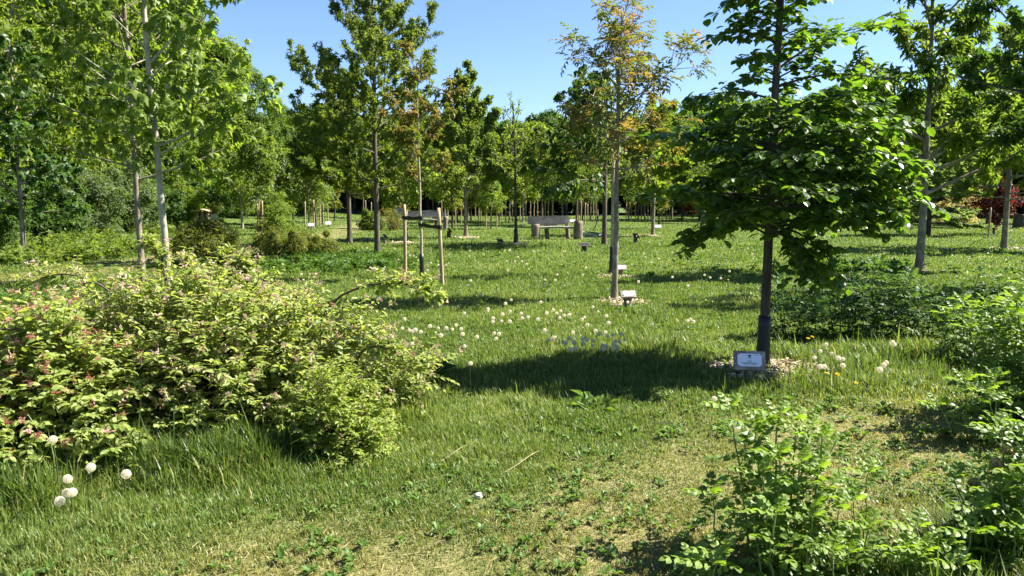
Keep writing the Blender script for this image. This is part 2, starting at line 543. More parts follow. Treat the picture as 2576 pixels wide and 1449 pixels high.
def tree(name, label, base, H, r0, bark, leafm, tmpl, *, crown0, prof, nl, e=(45, 15), curl=20, per=7, frac=.4, spread=55, up=.25,
         leaf=.1, nleaf=8, mode='rand', lean=(0, 0), seed=1, guard=0, group=None, flat=0, extra=None, per2=0, top=.02, cat="tree",
         wig=.03, t0=.25, tip=0.0, azlist=None, limb_r=.42, nleaf_limb=6, var=.3, tint=None, twig_r=.006, forks=None, flare=1.35):
    rng = np.random.default_rng(seed)
    root = empty(name, base, label, cat, group)
    K = 16
    TP = trunk_line(rng, H, lean, wig, K)
    tt = np.linspace(0, 1, K)
    TR = r0 * (1 - tt) ** .85 + top * tt
    TR[0] *= flare
    gw = Geo()
    tubes(gw, TP[None], TR[None], 10)
    h01 = (np.arange(nl) + rng.random(nl) * .8) / nl
    zs = crown0 + (H * .97 - crown0) * h01
    az = (np.arange(nl) * 2.399 + rng.normal(0, .35, nl)) if azlist is None else np.asarray(azlist, float)
    L = np.array([prof(v) for v in h01]) * rng.uniform(.78, 1.18, nl)
    e0 = e[0] + (e[1] - e[0]) * h01 + rng.normal(0, 7, nl)
    S, _ = along(np.repeat(TP[None], nl, 0), zs / H)
    P = arcs(rng, S, az, e0, curl + rng.normal(0, 10, nl), L, 8)
    rl = np.minimum(np.interp(zs / H, tt, TR) * .75, limb_r * r0 * (.35 + L / max(L.max(), .01) * .65))
    if extra is not None:                         # limbs set by hand: (height, azimuth deg, e0, curl, length)
        ex = np.array(extra, float)
        S2, _ = along(np.repeat(TP[None], len(ex), 0), ex[:, 0] / H)
        P2 = arcs(rng, S2, np.radians(ex[:, 1]), ex[:, 2], ex[:, 3], ex[:, 4], 8, .08)
        P = np.concatenate([P, P2]); L = np.concatenate([L, ex[:, 4]])
        rl = np.concatenate([rl, np.interp(ex[:, 0] / H, tt, TR) * np.minimum(.6, .18 + .22 * ex[:, 4])])
    tubes(gw, P, taper(len(P), 8, rl, .22), 6)
    leader = TP[None, int(K * max(crown0 / H, .3)):, :]
    kk = np.linspace(0, leader.shape[1] - 1, 8)
    leader = np.stack([np.stack([np.interp(kk, np.arange(leader.shape[1]), leader[0, :, j]) for j in range(3)], 1)])
    Pall = np.concatenate([P, leader]); Lall = np.concatenate([L, [max(L.mean(), .3)]])
    pern = np.maximum(2, np.round(per * Lall / Lall.mean())).astype(int)
    W, l = twigs_on(rng, Pall, Lall, pern, .18, frac, spread, up, 4, flat, .12)
    tubes(gw, W, taper(len(W), 4, twig_r, .5), 4)
    gl = Geo()
    nl_ = np.maximum(1, np.round(nleaf * l / l.mean())).astype(int)
    put_leaves(gl, rng, W, tmpl, leaf, nl_, mode, t0, var, .02, tint, tip=tip)
    if per2:
        W2, l2 = twigs_on(rng, W, l, np.full(len(W), per2), .3, .6, spread, up, 4, flat, .06)
        tubes(gw, W2, taper(len(W2), 4, twig_r * .6, .6), 3)
        put_leaves(gl, rng, W2, tmpl, leaf, np.full(len(W2), max(2, nleaf // 2)), mode, .2, var, .02, tint, tip=tip)
    put_leaves(gl, rng, Pall, tmpl, leaf, np.full(len(Pall), nleaf_limb), mode, .45, var, .03, tint)
    gw.obj("trunk", M[bark], root, True)
    gl.obj("crown", M[leafm], root)
    if guard:
        gg = Geo()
        kz = np.linspace(0, guard, 6)
        gp = np.stack([np.interp(kz, TP[:, 2], TP[:, j]) for j in range(3)], 1)
        gp[0, 2] = -.05
        gr = np.interp(kz, TP[:, 2], TR) * 1.08 + .012
        tubes(gg, gp[None], gr[None], 12, True)
        gg.obj("trunk_guard", M['black'], root, True)
    return root


def envelope(u):
    return np.where(u < .38, .62 + .38 * u / .38, np.sqrt(np.clip(1 - ((u - .38) / .64) ** 2, 0.02, 1)))


def lobed(name, label, base, H, r0, crown_r, crown0, nlobe, lobe_r, nspray, size, bark, leafm, seed, group=None, cat="tree", tmpl=None,
          trunk=True, stems=0, lean=(0, 0), droop=.2, lit=.4, stake=None, squash=1.0, tops=0):
    """tree or bush whose crown is many clumps of leaf sprays with gaps between"""
    tmpl = tmpl or SPRAY
    rng = np.random.default_rng(seed)
    root = empty(name, base, label, cat, group)
    gw, gl = Geo(), Geo()
    u = rng.random(nlobe) ** .9
    a = np.arange(nlobe) * 2.399 + rng.normal(0, .5, nlobe)
    rr = crown_r * envelope(u) * np.sqrt(rng.uniform(.12, 1, nlobe)) * rng.uniform(.8, 1.1, nlobe)
    C = np.stack([rr * np.cos(a) + lean[0] * u, rr * np.sin(a) + lean[1] * u, crown0 + (H - crown0 - lobe_r * .5) * u], 1)
    if tops:                                       # loose shoots that break the outline
        k = rng.choice(nlobe, tops); C = np.concatenate([C, C[k] + np.array([0, 0, lobe_r * 1.1]) + rng.normal(0, lobe_r * .5, (tops, 3))])
    nL = len(C)
    lr = lobe_r * rng.uniform(.65, 1.25, nL)
    if nL > nlobe: lr[nlobe:] *= .55
    if trunk:
        TP = trunk_line(rng, H * .93, lean, .03, 12)
        tubes(gw, TP[None], (r0 * (1 - np.linspace(0, 1, 12)) ** .8 + .012)[None], 8)
        zs = np.clip(C[:, 2] * .8 - rr.max() * .15 if nL == nlobe else C[:, 2] * .75, crown0 * .75, H * .88)
        S = np.stack([np.interp(zs, TP[:, 2], TP[:, j]) for j in range(3)], 1)
    else:
        S = np.stack([C[:, 0] * .25, C[:, 1] * .25, np.full(nL, -.05)], 1) + rng.normal(0, .04, (nL, 3)) * [1, 1, 0]
    tq = np.linspace(0, 1, 5)[None, :, None]
    mid = (S + C) / 2 + np.array([0, 0, .12 if trunk else .2]) * np.linalg.norm(C - S, axis=1)[:, None]
    Pb = S[:, None] * (1 - tq) ** 2 + 2 * mid[:, None] * tq * (1 - tq) + C[:, None] * tq ** 2
    tubes(gw, Pb, taper(nL, 5, max(.010, r0 * .28), .3), 5)
    n = nL * nspray
    idx = np.repeat(np.arange(nL), nspray)
    d = sphere_dirs(rng, n); d[:, 2] = d[:, 2] * .85 + .12
    d = norm(d)
    rad = lr[idx] * (rng.uniform(.25, 1, n) ** .5) * (1 + .25 * rng.normal(0, 1, n) * .4)
    pos = C[idx] + d * rad[:, None] * np.array([1, 1, squash])
    tang = np.cross(d, sphere_dirs(rng, n))
    A = norm(tang + d * .5 + np.array([0, 0, -droop]))
    Nn = d * .8 + np.array([0, 0, .55]) + sphere_dirs(rng, n) * .55
    lobet = rng.random(nL)
    ti = np.clip(.65 * rng.random(n) + .35 * lobet[idx], 0, 1)
    keep = pos[:, 2] > .03
    stamp(gl, tmpl, pos[keep], A[keep], Nn[keep], (size * rng.uniform(.7, 1.3, n))[keep], ti[keep])
    gw.obj("trunk" if trunk else "stem", M[bark], root, True)
    gl.obj("crown" if trunk else "foliage", M[leafm], root)
    return root


def dome_bush(name, label, base, rx, ry, H, ntwig, leafm, tmpl, leaf, seed, *, pairs=5, tl=(.14, .28), bud=None, budfrac=.3, budsize=.05,
              inner=.5, group=None, cat="shrub", arches=None, stemr=.006, lump=.35, ntips=0, mode='up', rz=0, zbud=.3):
    """spreading bush: short leafy twigs over an uneven dome, on stems that rise from its foot"""
    rng = np.random.default_rng(seed)
    root = empty(name, base, label, cat, group, rz)
    gw, gl, gb = Geo(), Geo(), Geo()
    d = sphere_dirs(rng, ntwig); d[:, 2] = np.abs(d[:, 2]) * 1.05 - .12; d = norm(d)
    az = np.arctan2(d[:, 1], d[:, 0])
    lumpf = 1 + lump * (fbm(az * 1.6 + 7, d[:, 2] * 3 + 3, seed) - .5) * 2
    f = inner + (1 - inner) * rng.random(ntwig) ** .55
    pos = d * f[:, None] * lumpf[:, None] * np.array([rx, ry, H])
    pos[:, 2] = np.maximum(pos[:, 2], .03)
    l = rng.uniform(*tl, ntwig)
    out = norm(d * np.array([1, 1, .8]) + np.array([0, 0, .35]) + sphere_dirs(rng, ntwig) * .55)
    e0 = np.degrees(np.arcsin(np.clip(out[:, 2], -1, 1)))
    W = arcs(rng, pos, np.arctan2(out[:, 1], out[:, 0]), e0, rng.normal(-35, 20, ntwig), l, 5, .2)
    tubes(gw, W, taper(ntwig, 5, stemr * .45, .5), 3)
    ns = 60
    k = rng.choice(ntwig, ns)
    C = pos[k]; S = np.stack([C[:, 0] * .28, C[:, 1] * .28, np.full(ns, -.04)], 1)
    tq = np.linspace(0, 1, 7)[None, :, None]
    mid = (S * .6 + C * .4) + np.array([0, 0, .55 * H])
    tubes(gw, S[:, None] * (1 - tq) ** 2 + 2 * mid[:, None] * tq * (1 - tq) + C[:, None] * tq ** 2, taper(ns, 7, stemr, .5), 4)
    AP = []
    if arches:
        for (pts, n_) in arches:                   # long wands, given by points in metres from the foot of the bush
            pts = np.array(pts, float)
            q = np.linspace(0, len(pts) - 1, 14)
            # smooth by Catmull-Rom
            i = np.clip(q.astype(int), 0, len(pts) - 2); fr = (q - i)[:, None]
            p0, p1, p2, p3 = pts[np.maximum(i - 1, 0)], pts[i], pts[i + 1], pts[np.minimum(i + 2, len(pts) - 1)]
            c = .5 * (2 * p1 + (p2 - p0) * fr + (2 * p0 - 5 * p1 + 4 * p2 - p3) * fr ** 2 + (3 * p1 - p0 - 3 * p2 + p3) * fr ** 3)
            tubes(gw, c[None], taper(1, 14, stemr * 1.5, .35), 5)
            if n_:
                Wa, la = twigs_on(rng, c[None], np.array([np.linalg.norm(np.diff(c, axis=0), axis=1).sum()]), np.array([n_]), .38, .12, 60, .3, 5, 0, .07)
                tubes(gw, Wa, taper(len(Wa), 5, stemr * .4, .5), 3)
                AP.append(Wa)
    Wall = np.concatenate([W] + AP) if AP else W
    # leaves in opposite pairs along each twig
    m = len(Wall)
    for j in range(pairs):
        t = np.full(m, (j + .7) / pairs) * .97
        p, D = along(Wall, t)
        side = norm(np.cross(D, np.array([0, 0, 1.]) + rng.normal(0, .3, (m, 3))))
        for s in (1, -1):
            A = norm(D * .6 + side * s * .8 - np.array([0, 0, .2]) + sphere_dirs(rng, m) * .3)
            Nn = np.array([0, 0, 1.]) + sphere_dirs(rng, m) * .5
            stamp(gl, tmpl, p, A, Nn, leaf * rng.uniform(.65, 1.25, m) * (1.1 - .35 * j / pairs), np.clip(rng.normal(.45 + .08 * j, .22, m), 0, 1))
    if bud:
        pick = (rng.random(m) < budfrac) & ((Wall[:, -1, 2] > zbud * H) | (rng.random(m) < .3))
        p, D = along(Wall[pick], np.full(pick.sum(), .98))
        for j in range(3):
            stamp(gb, BUDS, p + rng.normal(0, .014, p.shape), norm(D + sphere_dirs(rng, len(p)) * .5 + [0, 0, .4]), sphere_dirs(rng, len(p)), budsize * rng.uniform(.6, 1.2, len(p)), rng.random(len(p)))
    gw.obj("stem", M['stem'], root, True)
    gl.obj("foliage", M[leafm], root)
    if bud:
        gb.obj("blossom", M[bud], root)
    return root


def shoot_plant(name, label, base, shoots, leafm, leaf, seed, *, tmpl=None, gap=.035, cat="rose bush", group=None, bud=None, stem='greenstem', stemr=.006, rosette=5):
    """rose bush: each shoot = (dx, dy, height, lean_x, lean_y); compound leaves spiral up it and close in a rosette"""
    tmpl = tmpl or ROSELEAF
    rng = np.random.default_rng(seed)
    root = empty(name, base, label, cat, group)
    gw, gl = Geo(), Geo()
    for si, (dx, dy, h, lx, ly) in enumerate(shoots):
        K = 9
        t = np.linspace(0, 1, K)
        P = np.stack([dx + lx * t ** 1.3 + np.cumsum(rng.normal(0, .006, K)), dy + ly * t ** 1.3 + np.cumsum(rng.normal(0, .006, K)), h * t - .03 * (1 - t)], 1)
        tubes(gw, P[None], taper(1, K, stemr * (.8 + .5 * min(h, 1)), .55), 6)
        n = max(5, int(h * .88 / gap))
        tt = .14 + .83 * (np.arange(n) + rng.random(n) * .6) / n
        pos, D = along(np.repeat(P[None], n, 0), tt)
        az = np.arange(n) * 2.399 + rng.normal(0, .35, n) + si
        el = np.radians(-5 + 45 * tt ** 2 + rng.normal(0, 13, n))
        A = np.stack([np.cos(el) * np.cos(az), np.cos(el) * np.sin(az), np.sin(el)], 1)
        Nn = np.array([0, 0, 1.]) + sphere_dirs(rng, n) * .3 - A * .2
        sz = leaf * rng.uniform(.75, 1.15, n) * (1.05 - .3 * tt ** 3)
        stamp(gl, tmpl, pos, A, Nn, sz, np.clip(.12 + .5 * tt + rng.normal(0, .16, n), 0, 1))
        # side sprigs
        ns = int(h * 3.5)
        for _ in range(ns):
            q = rng.uniform(.2, .85)
            p0, d0 = along(P[None], np.array([q]))
            a = rng.uniform(0, 6.28); l = rng.uniform(.08, .2) * min(1, h / .5)
            S = arcs(rng, p0, np.array([a]), np.array([rng.uniform(15, 50)]), np.array([25.]), np.array([l]), 5)
            tubes(gw, S, taper(1, 5, stemr * .6, .6), 4)
            m = 6
            pp, dd = along(np.repeat(S, m, 0), np.linspace(.35, 1, m))
            az2 = np.arange(m) * 2.399 + a; el2 = np.radians(np.linspace(5, 50, m) + rng.normal(0, 10, m))
            A2 = np.stack([np.cos(el2) * np.cos(az2), np.cos(el2) * np.sin(az2), np.sin(el2)], 1)
            stamp(gl, tmpl, pp, A2, np.array([0, 0, 1.]) + sphere_dirs(rng, m) * .3 - A2 * .2, leaf * rng.uniform(.55, .95, m), np.clip(rng.normal(.4, .2, m), 0, 1))
        m = rosette
        pp = np.repeat(P[-1:], m, 0)
        az2 = np.arange(m) * 2.399; el2 = np.radians(np.linspace(78, 30, m))
        A2 = np.stack([np.cos(el2) * np.cos(az2), np.cos(el2) * np.sin(az2), np.sin(el2)], 1)
        stamp(gl, tmpl, pp, A2, np.array([0, 0, 1.]) - A2 * .6 + sphere_dirs(rng, m) * .2, leaf * np.linspace(.5, .95, m), rng.uniform(.65, 1, m))
    gw.obj("stem", M[stem], root, True)
    gl.obj("foliage", M[leafm], root)
    if bud is not None:
        for (bx, by, bz) in bud:
            gb = Geo()
            for j in range(9):
                a = j * 2.399; A = np.array([[math.cos(a) * .55, math.sin(a) * .55, 1.0]])
                stamp(gb, oval(.48, -.22, -.1), np.array([[bx, by, bz]]), A, np.array([[-math.cos(a), -math.sin(a), .3]]), .045, rng.random(1))
            gb.obj("flower_bud", M['bloom'], root)
    return root


# ------------------------------------------------------------------ mown strips of the meadow
def polydist(x, y, pts):
    d = np.full(np.shape(x), 1e9)
    for (a, b) in zip(pts[:-1], pts[1:]):
        ax, ay, bx, by = a[0], a[1], b[0], b[1]
        t = np.clip(((x - ax) * (bx - ax) + (y - ay) * (by - ay)) / ((bx - ax) ** 2 + (by - ay) ** 2), 0, 1)
        d = np.minimum(d, np.hypot(x - ax - t * (bx - ax), y - ay - t * (by - ay)))
    return d


FRONT = [(-1.6, 2.3), (0.0, 3.0), (.95, 3.95), (1.9, 4.75), (3.3, 5.15), (6.5, 5.5)]
def _g(x, y): p = on(x, y); return (p[0], p[1])
LEFTP = [_g(-300, 722), _g(0, 706), _g(180, 684), _g(380, 657), _g(600, 630), _g(770, 606), _g(870, 580), _g(935, 557), _g(960, 546)]
MIDP = [_g(880, 602), _g(1020, 612), _g(1180, 606), _g(1300, 605), _g(1480, 600), _g(1620, 590)]


def mown(x, y):
    w = 1 + .5 * (vnoise(np.asarray(x) * 1.7, np.asarray(y) * 1.7, 5) - .5)
    a = np.clip(1.5 - polydist(x, y, FRONT) / (.95 * w), 0, 1)
    b = np.clip(1.6 - polydist(x, y, LEFTP) / (.95 * w), 0, 1) * .9
    c = np.clip(1.6 - polydist(x, y, MIDP) / (.5 * w), 0, 1) * .6
    return np.maximum(np.maximum(a, b), c)
# ------------------------------------------------------------------ ground
def build_ground():
    def axis(a, b, near, k):
        out = [0.0]; s = near
        while out[-1] < max(abs(a), abs(b)):
            out.append(out[-1] + s); s *= k
        return np.array(out)
    px = axis(0, 160, .10, 1.035); X = np.concatenate([-px[:0:-1], px])
    py = axis(0, 320, .10, 1.028); Y = np.concatenate([-np.array([30, 15, 8, 4, 2, 1.0]), py])
    xx, yy = np.meshgrid(X, Y)
    zz = gz(xx, yy) + .012 * (fbm(xx * 3, yy * 3, 9) - .5) * (np.hypot(xx, yy) < 14)
    g = Geo()
    nx, ny = len(X), len(Y)
    i = np.arange(ny - 1)[:, None] * nx + np.arange(nx - 1)[None, :]
    F = np.stack([i, i + 1, i + nx + 1, i + nx], -1).reshape(-1, 4)
    g.add(np.stack([xx, yy, zz], -1).reshape(-1, 3), F, mown(xx, yy).ravel() * .55)
    o = g.obj("meadow_ground", M['ground'], smooth=True)
    tag(o, kind='structure')


build_ground()

SHRUB_C = np.array([-2.15, 5.75])
ROSE_L = [(3.2, 8.5), (4.0, 8.6), (4.9, 8.4), (5.8, 8.3)]


def tall(x, y):
    """extra height of the unmown grass"""
    def blob(cx, cy, rx, ry):
        return np.clip(1.5 - 1.2 * np.hypot((x - cx) / rx, (y - cy) / ry), 0, 1)
    h = .17 * blob(-1.9, 4.45, .95, .38) + .22 * blob(-1.02, 5.6, .42, .75) + .16 * blob(-2.75, 3.9, .5, .5)
    h += .10 * blob(4.3, 7.6, 1.8, .75) + .07 * blob(3.0, 6.7, 1.0, .5) + .14 * blob(2.4, 3.2, .9, .7)
    h += .07 * blob(1.15, 8.3, .9, .9) + .03 * blob(2.0, 6.4, .5, .3)
    h += .22 * np.clip((-x - .62 * y + .5) / 4, 0, 1) * np.clip((y - 14) / 6, 0, 1)
    return h


CHIPS = [(1935, 930, .62, 1500, .05, 1), (1560, 760, .42, 500, .055, 2), (1545, 697, .48, 350, .07, 3), (2312, 686, .36, 300, .06, 4), (1172, 599, .62, 220, .11, 5), (2560, 627, .75, 300, .10, 6), (1015, 611, .5, 130, .1, 7), (1298, 615, .4, 110, .1, 8), (1640, 594, .4, 90, .1, 9)]
BARE = [(*on(c[0], c[1])[:2], c[2] * .9) for c in CHIPS] + [(*on(1880, 955)[:2], .22), (*on(1582, 772)[:2], .25)]


def build_grass():
    rng = np.random.default_rng(11)
    bands = [(2.5, 4.2, 16000), (4.2, 6.0, 11000), (6.0, 9.0, 5600), (9.0, 13, 2500), (13, 19, 1000), (19, 28, 370), (28, 42, 120), (42, 72, 28)]
    Vs, Fs, Ts, Ds, n0 = [], [], [], [], 0
    for a, b, dens in bands:
        hw0, hw1 = .74 * a + .6, .74 * b + .6
        area = (hw0 + hw1) * (b - a)
        n = int(area * dens)
        y = a + (b - a) * rng.random(n)
        x = (rng.random(n) * 2 - 1) * (.74 * y + .6)
        cl = fbm(x * 5.5, y * 5.5, 3)
        mo = mown(x, y)
        keep = rng.random(n) < np.clip(.35 + 1.1 * cl, .1, 1) * (1 - .45 * mo * (fbm(x * 2.2, y * 2.2, 8) > .44))
        for (cx, cy, cr_) in BARE:
            keep &= ~((np.hypot(x - cx, y - cy) < cr_ * (.75 + .5 * vnoise(x * 6, y * 6, 4))) & (rng.random(n) < .93))
        x, y, mo, cl = x[keep], y[keep], mo[keep], cl[keep]
        n = len(x)
        d = np.hypot(x, y)
        th = tall(x, y)
        h = (.055 * (.3 + 1.2 * cl) + .012 + .03 * np.clip(fbm(x * .9, y * .9, 17) * 2.2 - .9, 0, 1)) * (1 - mo) + (.014 + .022 * cl) * mo + th * (1 - .8 * mo) * (.6 + .6 * cl)
        h *= rng.uniform(.55, 1.35, n)
        tallone = rng.random(n) < .02
        h = np.where(tallone & (mo < .4), h * 1.7, h)
        w = (.0011 + .00036 * d) * rng.uniform(.7, 1.4, n) * (1 + .8 * (h > .2) * (d < 10))
        th_ = rng.uniform(0, 2 * np.pi, n)
        ld = np.stack([np.cos(th_), np.sin(th_)], 1)
        lean = np.abs(rng.normal(.35, .28, n)) + .5 * mo * rng.random(n)
        z = gz(x, y) - .004
        wd = np.stack([-ld[:, 1], ld[:, 0]], 1)
        B = np.stack([x, y, z], 1)
        up = h / np.sqrt(1 + lean ** 2)
        ho = h * lean / np.sqrt(1 + lean ** 2)
        W3 = np.concatenate([wd * w[:, None], np.zeros((n, 1))], 1)
        mid = B + np.concatenate([ld * (ho * .38)[:, None], (up * .62)[:, None]], 1)
        tip = B + np.concatenate([ld * (ho * 1.15)[:, None], (up * (1 - .15 * lean))[:, None]], 1)
        V = np.stack([B - W3, B + W3, mid + W3 * .8, mid - W3 * .8, tip], 1).reshape(-1, 3)
        base = (np.arange(n) * 5)[:, None] + n0
        Fs.append((base + np.array([0, 1, 2, 3]), base + np.array([3, 2, 4])))
        patch = fbm(x * .55 + 3, y * .55, 21)
        ti = np.clip(.12 + .9 * patch + rng.normal(0, .22, n) - .35 * (th > .12), 0, 1)
        dry = np.clip(mo * (-.25 + 1.45 * fbm(x * 1.6, y * 1.6, 31)) + (rng.random(n) < .09) * .8 - .1, 0, 1) * (rng.random(n) < .45 + .45 * mo)
        Ts.append(np.repeat(ti, 5)); Ds.append(np.repeat(dry, 5)); Vs.append(V); n0 += 5 * n
    g = Geo()
    g.V = [v.astype(np.float32) for v in Vs]; g.T = [t.astype(np.float32) for t in Ts]
    for q, t in Fs:
        g.F += [q, t]; g.M += [np.zeros(len(q), np.int32), np.zeros(len(t), np.int32)]
    o = g.obj("meadow_grass", M['grass'])
    at = o.data.attributes.new("dry", 'FLOAT', 'POINT')
    at.data.foreach_set("value", np.concatenate(Ds).astype(np.float32))
    tag(o, kind='stuff')
    # dead straw lying on the mown strip
    n = 12000
    y = rng.uniform(2.7, 6.5, n); x = (rng.random(n) * 2 - 1) * (.72 * y + .4)
    k = rng.random(n) < .12 + .8 * mown(x, y) * (fbm(x * 2, y * 2, 41) > .38)
    x, y = x[k], y[k]; n = len(x)
    a = rng.uniform(0, 6.28, n); e = rng.normal(.12, .18, n)
    A = np.stack([np.cos(a) * np.cos(e), np.sin(a) * np.cos(e), np.sin(e)], 1)
    g = Geo()
    stamp(g, oval(.028, .004, .03), np.stack([x, y, gz(x, y) + .008 + .02 * rng.random(n)], 1), A, np.array([0, 0, 1.]) + sphere_dirs(rng, n) * .4, rng.uniform(.02, .065, n), rng.random(n))
    tag(g.obj("straw_litter", M['straw']), kind='stuff')
    # broad leaved weeds: rosettes between the grass
    g = Geo()
    for (a, b, dens, s0, s1) in [(2.6, 5, 150, .016, .05), (5, 9, 60, .03, .07), (9, 16, 9, .045, .09), (16, 30, 2.2, .08, .15)]:
        n = int((.74 * (a + b) + 1.2) * (b - a) * dens)
        y = rng.uniform(a, b, n); x = (rng.random(n) * 2 - 1) * (.74 * y + .6)
        k = fbm(x * 1.9, y * 1.9, 51) > .42
        x, y = x[k], y[k]; n = len(x)
        sz = rng.uniform(s0, s1, n)
        for j in range(6):
            az = j * 1.05 + rng.normal(0, .3, n) + rng.uniform(0, 6.28)
            el = rng.uniform(.15, .9, n)
            A = np.stack([np.cos(az) * np.cos(el), np.sin(az) * np.cos(el), np.sin(el)], 1)
            stamp(g, oval(.27, .06, .3), np.stack([x, y, gz(x, y) + .012 + .4 * sz * rng.random(n)], 1), A, np.array([0, 0, 1.]) + sphere_dirs(rng, n) * .35, sz * rng.uniform(.6, 1.2, n), np.clip(rng.normal(.5, .25, n), 0, 1))
    tag(g.obj("meadow_weeds", M['weed']), kind='stuff')
    # nettles and tall herbs on the bank before the wood
    g = Geo()
    n = 5200
    y = rng.uniform(15, 42, n); x = -rng.uniform(.40, .76, n) * y
    k = (mown(x, y) < .1) & (fbm(x * .8, y * .5, 61) > .45) & (y > 17.5)
    x, y = x[k], y[k]; n = len(x)
    for j in range(4):
        d = sphere_dirs(rng, n)
        stamp(g, TUFTLEAF, np.stack([x, y, gz(x, y) + .10 + .10 * j * rng.random(n)], 1) + d * .06, d + [0, 0, .3], np.array([0, 0, 1.]) + d * .4, rng.uniform(.09, .2, n), rng.random(n))
    tag(g.obj("bank_weeds", M['field']), kind='stuff')
    # the low, dark bed of herbs between shrub and oak
    g = Geo()
    for (cx, cy, rx, ry, n, s) in [(on(900, 665)[0], on(900, 670)[1], 1.5, 2.0, 420, .13), (on(170, 770)[0], on(170, 770)[1], 1.5, 1.0, 420, .07), (on(2150, 690)[0], on(2150, 690)[1], 1.4, .6, 160, .14)]:
        x = cx + rng.normal(0, rx * .5, n); y = cy + rng.normal(0, ry * .5, n)
        for j in range(3):
            d = sphere_dirs(rng, n)
            stamp(g, TUFTLEAF, np.stack([x, y, gz(x, y) + .06 + .07 * j], 1) + d * .05, d + [0, 0, .3], np.array([0, 0, 1.]) + d * .4, s * rng.uniform(.6, 1.2, n), np.clip(rng.normal(.3, .2, n), 0, 1))
    tag(g.obj("herb_bed", M['weed']), kind='stuff')


build_grass()


def chips(c, r, n, size, seed):
    rng = np.random.default_rng(seed)
    a = rng.uniform(0, 6.28, n); q = r * np.sqrt(rng.random(n)) * (1 + .25 * np.sin(3 * a + seed))
    x = c[0] + q * np.cos(a); y = c[1] + q * np.sin(a)
    z = gz(x, y) + .012 + .05 * np.clip(1 - q / r, 0, 1) * rng.random(n)
    b = rng.uniform(0, 6.28, n); e = rng.normal(0, .25, n)
    A = np.stack([np.cos(b) * np.cos(e), np.sin(b) * np.cos(e), np.sin(e)], 1)
    g = Geo()
    tv = np.array([(-.18, 0, -.05), (.18, 0, -.05), (.15, 1, -.05), (-.12, .9, -.05), (-.15, .05, .05), (.14, .02, .05), (.12, .95, .05), (-.1, .92, .05)], np.float32)
    tf = [np.array([(3, 2, 1, 0), (4, 5, 6, 7), (0, 1, 5, 4), (1, 2, 6, 5), (2, 3, 7, 6), (3, 0, 4, 7)])]
    stamp(g, (tv, tf), np.stack([x, y, z], 1), A, np.array([0, 0, 1.]) + sphere_dirs(rng, n) * .4, size * rng.uniform(.5, 1.4, n), rng.random(n), wscale=rng.uniform(.5, 1.5, n))
    tag(g.obj("wood_chip_mulch", M['chip']), kind='stuff')


# ------------------------------------------------------------------ hero trees
oakp = lambda h: 2.0 * (1 - .75 * h) * (.72 + .5 * math.sin(min(1, h * 1.6) * math.pi * .5))

tree("maple_tree", "tall young maple with smooth pale grey trunk rising behind the pink flowered shrub", on(425, 724), 8.2, .060, 'bark_grey', 'maple', STAR,
     crown0=2.15, prof=lambda h: 2.2 * (1 - .5 * h ** 1.5), nl=22, e=(18, 58), curl=12, per=10, frac=.36, spread=48, up=.15, leaf=.165, nleaf=8, mode='droop', seed=3, lean=(-.28, 0), t0=.3, twig_r=.005,
     extra=[(2.5, 8, 20, 35, 1.75), (3.2, -10, 45, 20, 1.9), (2.05, -25, 5, 25, 1.0), (2.9, 168, 42, -8, 1.9), (3.9, 20, 48, 12, 1.9)], limb_r=.27, wig=.02)
tree("maple_tree", "young maple with grey brown trunk close on the left side of the pale trunked maple", on(360, 713), 6.6, .058, 'bark_mid', 'lime', STAR,
     crown0=1.9, prof=lambda h: 2.1 * (1 - .55 * h ** 1.4), nl=24, e=(14, 58), curl=14, per=10, frac=.38, up=.15, leaf=.125, nleaf=10, mode='droop', seed=8, t0=.25,
     extra=[(2.05, 178, 55, -75, 1.3)], wig=.02)
tree("sweetgum_tree", "young tree with dark glossy star shaped leaves and slim trunk by the wood edge", on(62, 657), 5.4, .062, 'bark_mid', 'sweetgum', STAR,
     crown0=1.15, prof=lambda h: 1.8 * (1 - .62 * h), nl=30, e=(5, 52), curl=10, per=9, frac=.42, up=.1, leaf=.165, nleaf=11, mode='droop', seed=12, wig=.015)
tree("oak_tree", "largest oak of the meadow, broad crown of upright leafy shoots on a dark straight trunk", on(950, 653), 7.0, .078, 'bark', 'oak', TUFTLEAF,
     crown0=1.75, prof=lambda h: (2.75 - 1.75 * h) * (.80 + .35 * math.sin(h * math.pi)), nl=36, e=(8, 58), curl=28, per=11, frac=.36, up=.5, leaf=.098, nleaf=13, mode='up', seed=21, t0=.15, per2=1, limb_r=.3, wig=.012, nleaf_limb=12)
tree("oak_tree", "shorter oak with stout dark trunk on the mown path left of the largest oak", on(880, 615), 5.3, .09, 'bark', 'oak', TUFTLEAF,
     crown0=1.75, prof=lambda h: 2.1 * (1 - .5 * h), nl=28, e=(4, 50), curl=22, per=10, frac=.36, up=.35, leaf=.16, nleaf=10, mode='up', seed=22, t0=.15, per2=1, wig=.012, nleaf_limb=8)
tree("walnut_sapling", "thin leaning sapling with orange tinted leaves tied between two wooden stakes", on(1062, 704), 4.25, .034, 'bark_pale', 'walnut', WHORL,
     crown0=1.95, prof=lambda h: .85 * (1 - .35 * h), nl=10, e=(30, 60), curl=10, per=5, frac=.4, up=.35, leaf=.14, nleaf=4, mode='whorl', seed=32, lean=(-.06, 0), guard=.52, t0=.5, tip=.3,
     extra=[(2.7, 35, 55, -5, 1.35), (1.9, 160, 50, 0, .55), (2.6, 150, 45, 5, 1.0)], wig=.022, flare=1.1, nleaf_limb=3, top=.008)
